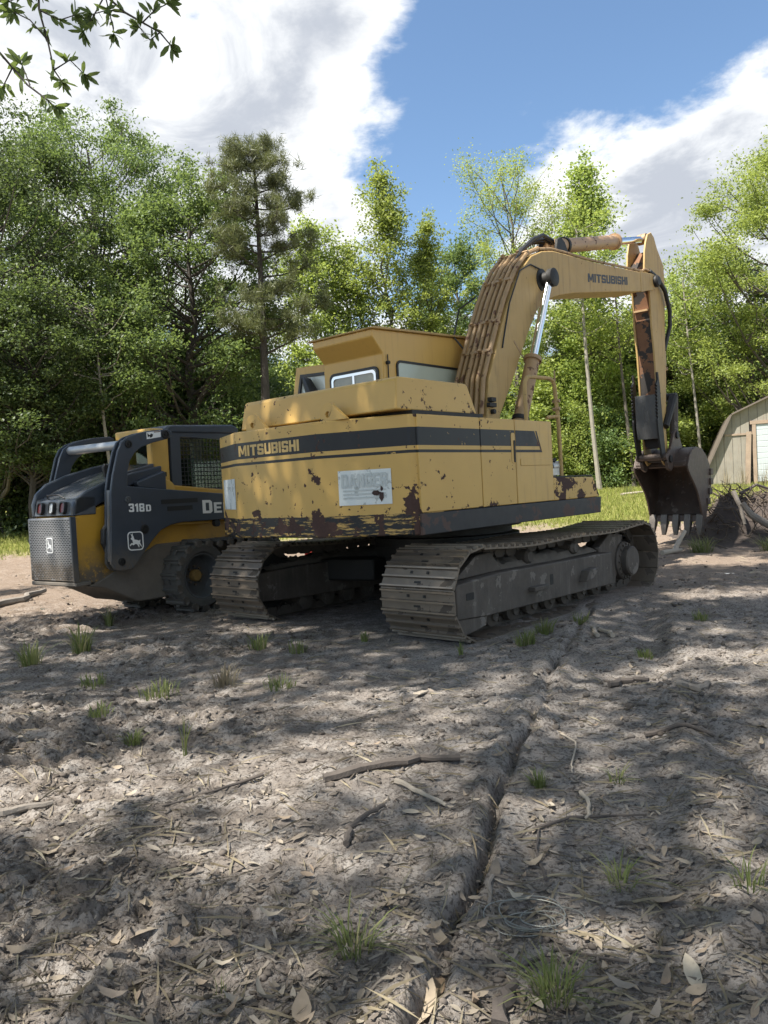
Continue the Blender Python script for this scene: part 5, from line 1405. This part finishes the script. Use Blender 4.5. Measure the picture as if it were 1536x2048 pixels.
def scatter(n, y0, y1, seed, power=1.6, spread=.70):
    """points over the clearing, denser towards the viewer's end"""
    rng = np.random.default_rng(seed)
    u = rng.uniform(0, 1, n)
    y = (y0 ** (1 - power) + u * (y1 ** (1 - power) - y0 ** (1 - power))) ** (1 / (1 - power))
    x = rng.uniform(-spread, spread, n) * (y + .5)
    lr, lf = ex_local(x, y)
    ok = ~((lr > -3.2) & (lr < .1) & (lf > -.15) & (lf < 3.9))
    return x[ok], y[ok], rng
def frames(x, y, rng, tilt):
    e = .03
    z = ground_z(x, y); zx = ground_z(x + e, y); zy = ground_z(x, y + e)
    nrm = np.stack([-(zx - z) / e, -(zy - z) / e, np.ones_like(z)], -1) * [.6, .6, 1]
    nrm += rng.normal(size=nrm.shape) * tilt; nrm /= np.linalg.norm(nrm, axis=1)[:, None]
    u = rng.normal(size=nrm.shape); u -= (u * nrm).sum(1)[:, None] * nrm; u /= np.linalg.norm(u, axis=1)[:, None]
    return np.stack([x, y, z], -1), nrm, u, np.cross(nrm, u)
def leaf_pts(P_, nrm, u, v, ln, wd, curl):
    """10-point curled leaf blade with a folded midrib"""
    ts = [0, .25, .55, .82, 1.0]; ws = [.04, .85, 1.0, .6, .02]
    rows = []
    for t_, w_ in zip(ts, ws):
        c = P_ + u * (ln * (t_ - .5))[:, None] + nrm * (curl * ln * (4 * (t_ - .5) ** 2))[:, None]
        rows += [c - v * (wd * w_)[:, None] + nrm * (wd * w_ * .35)[:, None], c, c + v * (wd * w_)[:, None] + nrm * (wd * w_ * .35)[:, None]]
    V = np.stack(rows, 1); n = len(P_)
    f = []
    for r_ in range(4):
        b_ = r_ * 3
        f += [(b_, b_ + 3, b_ + 4, b_ + 1), (b_ + 1, b_ + 4, b_ + 5, b_ + 2)]
    F = (np.array(f)[None] + (np.arange(n) * 15)[:, None, None]).reshape(-1, 4)
    return V.reshape(-1, 3), F
# leaf litter (mass)
x, y, rng = scatter(3400, 1.75, 15.5, 21, 1.6)
kp = rng.uniform(size=len(x)) < (.35 + .65 * smooth(fbm(x * .8, y * .8, 91, 3) + .12 * (x > .3), .40, .62)); x, y = x[kp], y[kp]
Pp, nn, u_, v_ = frames(x, y, rng, .22)
n = len(x); ln = rng.uniform(.015, .048, n); 
V, F = leaf_pts(Pp + nn * .006, nn, u_, v_, ln, ln * rng.uniform(.14, .24, n), rng.uniform(-.12, .3, n))
tag(link_mesh('leaf_litter', mesh_np('leaf_litter', V, F, True), litter_m), 'small dry leaves strewn all over the grey dirt', 'leaf litter', kind='stuff')
# chips and splinters
x, y, rng = scatter(22000, 1.75, 17, 22, 1.5)
Pp, nn, u_, v_ = frames(x, y, rng, .25); n = len(x)
ln = (.004 + .022 * rng.uniform(0, 1, n) ** 2)[:, None]; wd = ln * rng.uniform(.08, .4, n)[:, None]; Pp = Pp + nn * .005
V = np.stack([Pp - u_ * ln - v_ * wd, Pp + u_ * ln - v_ * wd * .6, Pp + u_ * ln * .8 + v_ * wd * .8, Pp - u_ * ln * .9 + v_ * wd], 1).reshape(-1, 3)
tag(link_mesh('wood_chips', mesh_np('wood_chips', V, np.arange(4 * n).reshape(n, 4)), chip_m), 'shredded bark and wood chips mixed into the dirt', 'wood chips', kind='stuff')
# clods
bmx = bmesh.new(); bmesh.ops.create_icosphere(bmx, subdivisions=1, radius=1.0)
iv = np.array([v.co[:] for v in bmx.verts]); fi = np.array([[v.index for v in f.verts] for f in bmx.faces]); bmx.free()
x, y, rng = scatter(34000, 1.75, 14, 23, 1.7)
kp = rng.uniform(size=len(x)) < np.clip(.18 + 1.1 * smooth(fbm(x * .9, y * .9, 61, 3), .36, .62) * np.where(x < .2, 1, .4), 0, 1); x, y = x[kp], y[kp]
n = len(x); s = .0025 + .014 * rng.uniform(0, 1, n) ** 5
s *= np.clip(y / 3.0, .8, 1.6)
z = ground_z(x, y)
jit = rng.uniform(.35, 1.4, (n, len(iv), 1))
V = iv[None] * jit * s[:, None, None] * np.array([1.2, 1.0, .75]) + np.stack([x, y, z + s * .25], -1)[:, None]
F = (fi[None] + (np.arange(n) * len(iv))[:, None, None]).reshape(-1, 3)
tag(link_mesh('dirt_clods', mesh_np('dirt_clods', V.reshape(-1, 3), F, False), clod_m), 'crumbled grey dirt clods over the churned ground', 'dirt', kind='stuff')
# dry straw and grass stems lying about
x, y, rng = scatter(3200, 1.75, 16, 24, 1.5)
Pp, nn, u_, v_ = frames(x, y, rng, .15); n = len(x)
ln = rng.uniform(.03, .10, n)[:, None]; Pp = Pp + nn * .008
V = np.stack([Pp - u_ * ln - v_ * .0012, Pp - u_ * ln + v_ * .0012, Pp + nn * .006 + v_ * .0012, Pp + u_ * ln + v_ * ln * .15], 1).reshape(-1, 3)
tag(link_mesh('dry_straw', mesh_np('dry_straw', V, np.arange(4 * n).reshape(n, 4)), straw_m), 'loose straw and dead grass stems on the dirt', 'straw', kind='stuff')

# the largest fallen leaves, one by one
leaf_me = []
rng = np.random.default_rng(50)
bigleaf_m = island_mat('fallen_leaf_colours', [(.19, .16, .13), (.40, .33, .245), (.27, .205, .15), (.48, .42, .33), (.24, .21, .18), (.36, .26, .175)], .75, .12)
for i in range(9):
    one = np.array([1.0])
    V, F = leaf_pts(np.zeros((1, 3)), np.array([[0, 0, 1.0]]), np.array([[1.0, 0, 0]]), np.array([[0, 1.0, 0]]), one, one * (.13 + .018 * i % .1 + .01), one * (-.08 + .06 * i))
    me_ = mesh_np('fallen_leaf', V, F, True); me_.materials.append(bigleaf_m); leaf_me.append(me_)
LG = 'larger dead leaves on the foreground dirt'
LL = 'dry curled brown leaf lying on the foreground dirt'
SPOT = [(-.80, 2.23, .13, .2), (.08, 2.06, .16, 1.4), (.74, 1.96, .12, 1.5), (.04, 1.95, .14, 1.2), (.80, 2.3, .13, -.5), (-.27, 1.87, .11, 1.6), (-.38, 1.94, .11, 2.2), (.44, 2.59, .10, .4), (.10, 2.18, .12, 1.9), (.31, 2.54, .12, 1.3)]
x, y, rg2 = scatter(330, 1.8, 5.2, 51, 1.5, .52)
kp = np.ones(len(x), bool)
for i in range(len(x)):
    if i < 285: SPOT.append((x[i], y[i], float(np.clip(rg2.normal(.058, .015), .035, .09)), rg2.uniform(0, 6.28)))
for i, (lx_, ly_, l_, a_) in enumerate(SPOT[:295]):
    o = link_mesh('fallen_leaf', leaf_me[i % 9]); 
    o.location = (lx_, ly_, gz(lx_, ly_) + .010)
    o.rotation_euler = (rg2.normal() * .22, rg2.normal() * .22, a_); o.scale = (l_, l_, l_)
    dr = float(poly_dist(np.array([lx_]), np.array([ly_]), RUT)[0])
    tag(o, 'curled brown leaf on the dirt ' + ('well left of the long rut' if dr < -.45 else 'along the left bank of the long rut' if dr < .06 else 'in the print right of the long rut' if dr < .7 else 'at the right side of the foreground'), 'leaf', LG)

# sticks
stick_m = [mat('grey_stick_bark', (.19, .165, .14), .9, var=.4, vs_=12, bump=.5, bs=60), mat('dark_stick_bark', (.085, .07, .06), .9, var=.4, vs_=12, bump=.5, bs=60), mat('pale_dead_wood', (.34, .29, .23), .85, var=.3, vs_=12, bump=.4, bs=60)]
def stick(pts_, r_, mi, label, name='stick', cat='stick', lift=.6):
    rng = np.random.default_rng(int(abs(pts_[0][0] * 999 + pts_[0][1] * 77)) + 1)
    q = []
    for (a, b_) in zip(pts_[:-1], pts_[1:]):
        for t_ in np.linspace(0, 1, 5)[:-1]: q.append((a[0] + (b_[0] - a[0]) * t_, a[1] + (b_[1] - a[1]) * t_))
    q.append(pts_[-1])
    c0 = np.mean(q, 0)
    path, rad = [], []
    zs = [gz(px_, py_, False) for px_, py_ in q]
    for i, (px_, py_) in enumerate(q):
        t_ = i / (len(q) - 1)
        path.append((px_ + rng.normal() * r_ * .35, py_ + rng.normal() * r_ * .35, zs[i] + r_ * lift + .008))
        rad.append(r_ * (1 - .45 * t_) * rng.uniform(.85, 1.12))
    o = MB().tube(path, rad, 7).obj(name, stick_m[mi]); tag(o, label, cat)
    return o
stick([(-.32, 3.38), (-.05, 3.50), (.12, 3.56), (.30, 3.55)], .026, 1, 'thick dark curved stick lying in the middle of the foreground')
stick([(-.01, 3.32), (.09, 3.20), (.19, 3.06)], .014, 2, 'straight pale stick just below the thick dark one')
stick([(-.2, 2.74), (-.19, 2.88), (-.13, 3.0), (-.06, 3.09)], .014, 1, 'bent brown root sticking up left of the rut')
stick([(1.36, 4.78), (1.48, 4.86), (1.61, 4.79)], .026, 1, 'short thick dark stick right of the rut, farther back')
stick([(1.66, 4.50), (1.78, 4.50), (1.92, 4.60)], .03, 0, 'stubby grey root beside the dark stick at right')
stick([(1.25, 3.84), (1.42, 3.82), (1.58, 3.77)], .013, 1, 'thin dark straight stick at the right side')
stick([(.76, 3.16), (.76, 3.02), (.72, 2.92)], .010, 2, 'short pale forked splinter in the right track print')
stick([(.29, 2.50), (.265, 2.35), (.27, 2.17)], .008, 0, 'thin grey twig left of the wire coil')
stick([(-.62, 3.5), (-.8, 3.33), (-.98, 3.15)], .008, 1, 'thin dark twig crossing the sunlit dirt at left')
stick([(-1.72, 3.14), (-1.62, 3.22), (-1.5, 3.27)], .024, 0, 'grey rotten stick at the left edge of the foreground')
stick([(-5.2, 9.9), (-5.0, 10.4), (-5.1, 11.4)], .06, 0, 'crooked grey branch on the ground left of the loader')
stick([(.20, 1.84), (.235, 1.90), (.28, 1.97)], .022, 1, 'short dark bark stub near the bottom edge')
stick([(-1.02, 2.38), (-.99, 2.55), (-.95, 2.7)], .007, 1, 'thin brown twig in the left foreground clods')
stick([(.50, 2.86), (.66, 2.93), (.95, 2.92)], .007, 1, 'long thin root curving across the right track print')
stick([(.47, 2.5), (.48, 2.7), (.52, 2.86)], .007, 1, 'thin root running down from the long curved root')
stick([(.85, 3.95), (.90, 3.8), (.80, 3.5), (.78, 3.4)], .006, 2, 'thin pale curved twig up the middle of the track print')
stick([(.30, 2.05), (.42, 2.12), (.6, 2.04)], .006, 1, 'thin crooked twig below the wire coil')
for (ax_, ay_, bx_, by_, lab) in ((1.70, 6.30, 1.75, 6.62, 'left of two short pale split boards by the track'), (1.83, 6.28, 1.80, 6.60, 'right of two short pale split boards by the track')):
    stick([(ax_, ay_), ((ax_ + bx_) / 2, (ay_ + by_) / 2), (bx_, by_)], .022, 2, lab, 'split_board', 'board')
MB().box(-.07, .07, -.025, .025, 0, .012, Matrix.Translation((.17, 4.74, gz(.17, 4.74) + .01)) @ Matrix.Rotation(R(65), 4, 'Z') @ Matrix.Rotation(R(8), 4, 'Y')).obj('bark_chunk', stick_m[2], None, .004)
tag(bpy.data.objects['bark_chunk'], 'pale tan chunk of rotten wood left of the rut', 'wood chunk')
# wire coil
rg3 = random.Random(4)
pth = []
for i in range(150):
    a = i * .23
    rr_ = .085 + .03 * math.sin(a * .37) + .02 * math.sin(a * 1.13)
    px_, py_ = .38 + rr_ * 1.05 * math.cos(a) + .03 * math.sin(a * .21), 2.27 + rr_ * .75 * math.sin(a) + .02 * math.cos(a * .31)
    pth.append((px_, py_, gz(px_, py_, False) + .018 + .008 * math.sin(a * .7)))
tag(MB().tube(pth, .0022, 5).obj('wire_coil', mat('dull_wire', (.22, .22, .20), .5, metal=.5, var=.2)), 'tangled coil of thin grey wire on the track print', 'wire')

tb = empty('storage_box', (-1.22, 13.0, gz(-1.22, 13.0, False))); tag(tb, 'small red and grey box seen between the excavator tracks', 'box')
MB().box(-.15, -.03, -.1, .1, 0, .29).obj('red_panel', M['redpaint'], tb, .008)
MB().box(-.028, .2, -.1, .1, 0, .28).obj('grey_panel', M['bar'], tb, .008)
# grass tufts
def tuft(x, y, n, h_, spread, label, mt=grass_m, bend=.5):
    n = int(n * .65); bend = bend * 1.25
    rng = np.random.default_rng(int(abs(x * 1000 + y * 313)) + 7)
    a = rng.uniform(0, 6.28, n); r0 = spread * .35 * rng.uniform(0, 1, n) ** .5
    bx_ = r0 * np.cos(a); by_ = r0 * np.sin(a)
    L_ = h_ * rng.uniform(.45, 1.1, n); be = rng.uniform(.1, 1, n) * bend + rng.normal(size=n) * .1
    d_ = np.stack([np.cos(a + rng.normal(size=n) * .5), np.sin(a + rng.normal(size=n) * .5)], -1)
    w_ = .0022 * np.clip(y / 2.6, 1, 2.2) * rng.uniform(.6, 1.3, n)
    rows = []
    sx = -d_[:, 1] * w_; sy = d_[:, 0] * w_
    for t_, ww in ((0, 1), (.4, .9), (.75, .6), (1, .05)):
        hx = bx_ + d_[:, 0] * L_ * be * t_ ** 1.8; hy = by_ + d_[:, 1] * L_ * be * t_ ** 1.8
        hz = L_ * t_ * (1 - .45 * be * t_ ** 1.5)
        rows += [np.stack([hx - sx * ww, hy - sy * ww, hz], -1), np.stack([hx + sx * ww, hy + sy * ww, hz], -1)]
    V = np.stack(rows, 1); F = (np.array([(0, 1, 3, 2), (2, 3, 5, 4), (4, 5, 7, 6)])[None] + (np.arange(n) * 8)[:, None, None]).reshape(-1, 4)
    o = link_mesh('grass_tuft', mesh_np('grass_tuft', V.reshape(-1, 3), F, True), mt)
    o.location = (x, y, gz(x, y) - .004)
    tag(o, label, 'grass tuft', 'grass tufts on the bare dirt')
tuft(-.15, 2.14, 130, .15, .16, 'flattened pale green grass clump left of the rut near the bottom', bend=1.1)
tuft(.37, 1.93, 150, .12, .16, 'spiky green grass tuft at the bottom edge, right of the rut', bend=.9)
tuft(.70, 2.43, 60, .12, .12, 'wispy grass tuft right of the wire coil', bend=1.2)
tuft(.61, 3.29, 130, .09, .10, 'round bright green tuft in the middle of the track print', bend=.6)
tuft(.95, 3.30, 40, .10, .12, 'thin grass tuft right of the round bright one', bend=1.0)
tuft(1.04, 2.28, 60, .12, .14, 'dull grass tuft at the right edge of the foreground', bend=1.0)
tuft(-2.96, 6.26, 130, .25, .25, 'tall green grass tuft at the left edge')
tuft(-2.68, 6.62, 150, .28, .22, 'tallest green grass tuft, right of the one at left edge')
tuft(-1.07, 3.86, 16, .22, .05, 'few upright lone grass blades in the left clods', bend=.25)
tuft(-1.40, 4.06, 120, .09, .12, 'low bright green tuft at left, amid the clods', bend=.7)
tuft(-1.16, 5.26, 110, .17, .26, 'wispy light grass tuft in front of the far track', straw_m)
tuft(-1.55, 5.05, 120, .12, .40, 'spread low grass patch left of the wispy light tuft')
tuft(-.75, 5.05, 80, .10, .30, 'thin low grass patch right of the wispy light tuft')
tuft(-1.10, 6.35, 110, .15, .24, 'green tuft before the rear of the far track')
tuft(-.75, 6.15, 60, .14, .2, 'thin green tuft between the two tracks')
tuft(1.06, 6.04, 130, .15, .22, 'green weedy tuft beside the near track corner')
tuft(1.30, 6.45, 110, .16, .2, 'green weedy tuft along the near track, farther forward')
tuft(.52, 5.72, 26, .13, .06, 'small upright tuft before the near track corner', bend=.3)
tuft(1.82, 5.49, 70, .08, .2, 'low green weed right of the split boards')
tuft(1.72, 6.9, 90, .14, .2, 'green tuft behind the split boards')
tuft(2.71, 6.68, 90, .10, .2, 'low grass tuft at the far right of the dirt')
tuft(-.22, 6.45, 40, .12, .1, 'small thin tuft at the near track rear')
tuft(-3.0, 8.2, 70, .25, .12, 'grass tuft under the loader rear corner')
tuft(-1.75, 4.55, 70, .08, .25, 'faint low grass patch at the left, in dappled sun')
tuft(-2.1, 5.4, 80, .10, .3, 'low green grass patch at far left, mid distance')
tuft(-.5, 2.0, 20, .06, .06, 'tiny green sprout near the bottom left')
# lawn
rng = np.random.default_rng(33)
n = 95000
y = rng.uniform(16.8, 36, n); x = rng.uniform(-.60, .62, n) * y
edge = y + 1.2 * 2 * (fbm(x * .5, y * .5, 31, 2) - .5)
kp = (edge > 18.0 + rng.uniform(-1, 1.2, n)); x, y = x[kp], y[kp]; n = len(x)
z = ground_z(x, y, False)
h_ = rng.uniform(.06, .16, n) * np.where(rng.uniform(size=n) < .02, 2.4, 1); a = rng.uniform(0, 6.28, n); w_ = rng.uniform(.008, .018, n)
ca, sa = np.cos(a), np.sin(a)
V = np.stack([np.stack([x - ca * w_, y - sa * w_, z - .01], -1), np.stack([x + ca * w_, y + sa * w_, z - .01], -1), np.stack([x + rng.normal(size=n) * .05, y + rng.normal(size=n) * .05, z + h_], -1)], 1).reshape(-1, 3)
tag(link_mesh('lawn_grass', mesh_np('lawn_grass', V, np.arange(3 * n).reshape(n, 3)), lawn_m), 'bright sunlit lawn beyond the clearing', 'grass', kind='stuff')
# sparse ground plants in the mud strip behind the machines
# ------------------------------------------------------------------ stump pile at right
PX, PY = 7.2, 14.2
nx, ny = 90, 60
gx = np.linspace(-2.0, 3.2, nx); gy = np.linspace(-1.7, 1.7, ny); X, Y = np.meshgrid(gx, gy)
prof_ = smooth(X, -1.9, -.7) * (1 - smooth(X, 2.4, 3.2)) * np.exp(-(Y / .95) ** 2)
hgt = .85 * prof_ * (.7 + .5 * fbm((X + 5) * 1.3, (Y + 5) * 1.3, 400, 4)) + .30 * prof_ * (fbm((X + 9) * 6, Y * 6 + 30, 401, 3) - .4)
Z = ground_z(X + PX, Y + PY, False) + hgt - .03
V = np.stack([X + PX, Y + PY, Z], -1).reshape(-1, 3); i = np.arange(nx * ny).reshape(ny, nx)
F = np.stack([i[:-1, :-1], i[:-1, 1:], i[1:, 1:], i[1:, :-1]], -1).reshape(-1, 4)
pile_m = mat('dark_root_soil', (.055, .042, .035), .95, var=.5, vs_=6, bump=.9, bs=25)
tag(link_mesh('dirt_pile', mesh_np('dirt_pile', V, F, True), pile_m), 'dark heap of torn-up soil and roots right of the bucket', 'dirt pile')
def pile_z(x, y):
    ix = int(np.clip((x - PX + 2.0) / 5.2 * (nx - 1), 0, nx - 1)); iy = int(np.clip((y - PY + 1.7) / 3.4 * (ny - 1), 0, ny - 1))
    return float(Z[iy, ix])
rg4 = random.Random(8)
roots = MB()
for i in range(700):
    x = PX + rg4.uniform(-1.6, 2.6); y = PY + rg4.gauss(-.3, .5); z = pile_z(x, y)
    a = rg4.uniform(0, 6.28); l_ = rg4.uniform(.15, .6); dz = rg4.uniform(-.1, .35)
    p0 = Vector((x, y, z)); p2 = p0 + Vector((l_ * math.cos(a), l_ * math.sin(a), dz)); p1 = (p0 + p2) / 2 + Vector((rg4.gauss(0, .06), rg4.gauss(0, .06), rg4.gauss(.04, .05)))
    roots.tube([p0, p1, p2], [rg4.uniform(.006, .016), .007, .003], 5)
ro = roots.obj('root_tangle', island_mat('root_colours', [(.05, .04, .033), (.14, .11, .085), (.085, .066, .053), (.19, .15, .11)], .9)); tag(ro, 'tangle of thin broken roots over the dark soil heap', 'roots', kind='stuff')
def log3(pts_, r_, mi, label):
    o = MB().tube(pts_, [r_ * (1 - .4 * i / (len(pts_) - 1)) for i in range(len(pts_))], 9).obj('log', stick_m[mi]); tag(o, label, 'log')
log3([(6.75, 13.0, .25), (6.45, 12.95, .34), (6.2, 13.0, .52), (6.08, 13.05, .72)], .075, 0, 'thick grey bent root end sticking out of the dirt pile')
log3([(6.05, 13.3, .92), (6.12, 13.2, .65), (6.14, 13.1, .35)], .045, 0, 'grey upright branch on the dirt pile')
log3([(4.66, 12.4, .03), (4.76, 12.5, .15), (4.92, 12.6, .33)], .05, 2, 'pale broken log leaning below the bucket teeth')
log3([(4.35, 12.1, .04), (4.55, 12.2, .05), (4.75, 12.35, .05)], .045, 2, 'pale log lying flat below the bucket')
log3([(6.5, 14.0, .85), (6.8, 14.0, 1.0), (7.1, 14.1, .9), (7.5, 14.0, .95)], .03, 1, 'thin dark crooked branch topping the dirt pile')
log3([(8.2, 26.5, .62), (9.0, 26.9, .66), (9.7, 27.2, .66)], .06, 2, 'pale fallen branch lying on the lawn by the bucket')
for i, (x, y, l_) in enumerate(((6.05, 12.0, 'leafy green weed at the foot of the dirt pile'), (6.4, 12.2, 'second leafy weed at the right edge by the dirt pile'), (5.1, 12.4, 'small weed between the bucket and the dirt pile'))):
    tuft(x, y, 240, .34, .5, l_, grass_m, bend=.9)
for i, (x, y) in enumerate(((13.4, 28.6), (14.0, 28.3), (12.9, 28.9), (8.6, 27.0))):
    tuft_l = ['tall dry weed left of the barn plank', 'tall dry weed in front of the barn door post', 'tall dry weed at the barn corner', 'spiky green weed on the lawn behind the track'][i]
    tuft(x, y, 90, .9 if i < 3 else .55, .5, tuft_l, straw_m if i < 3 else grass_m, bend=.4)
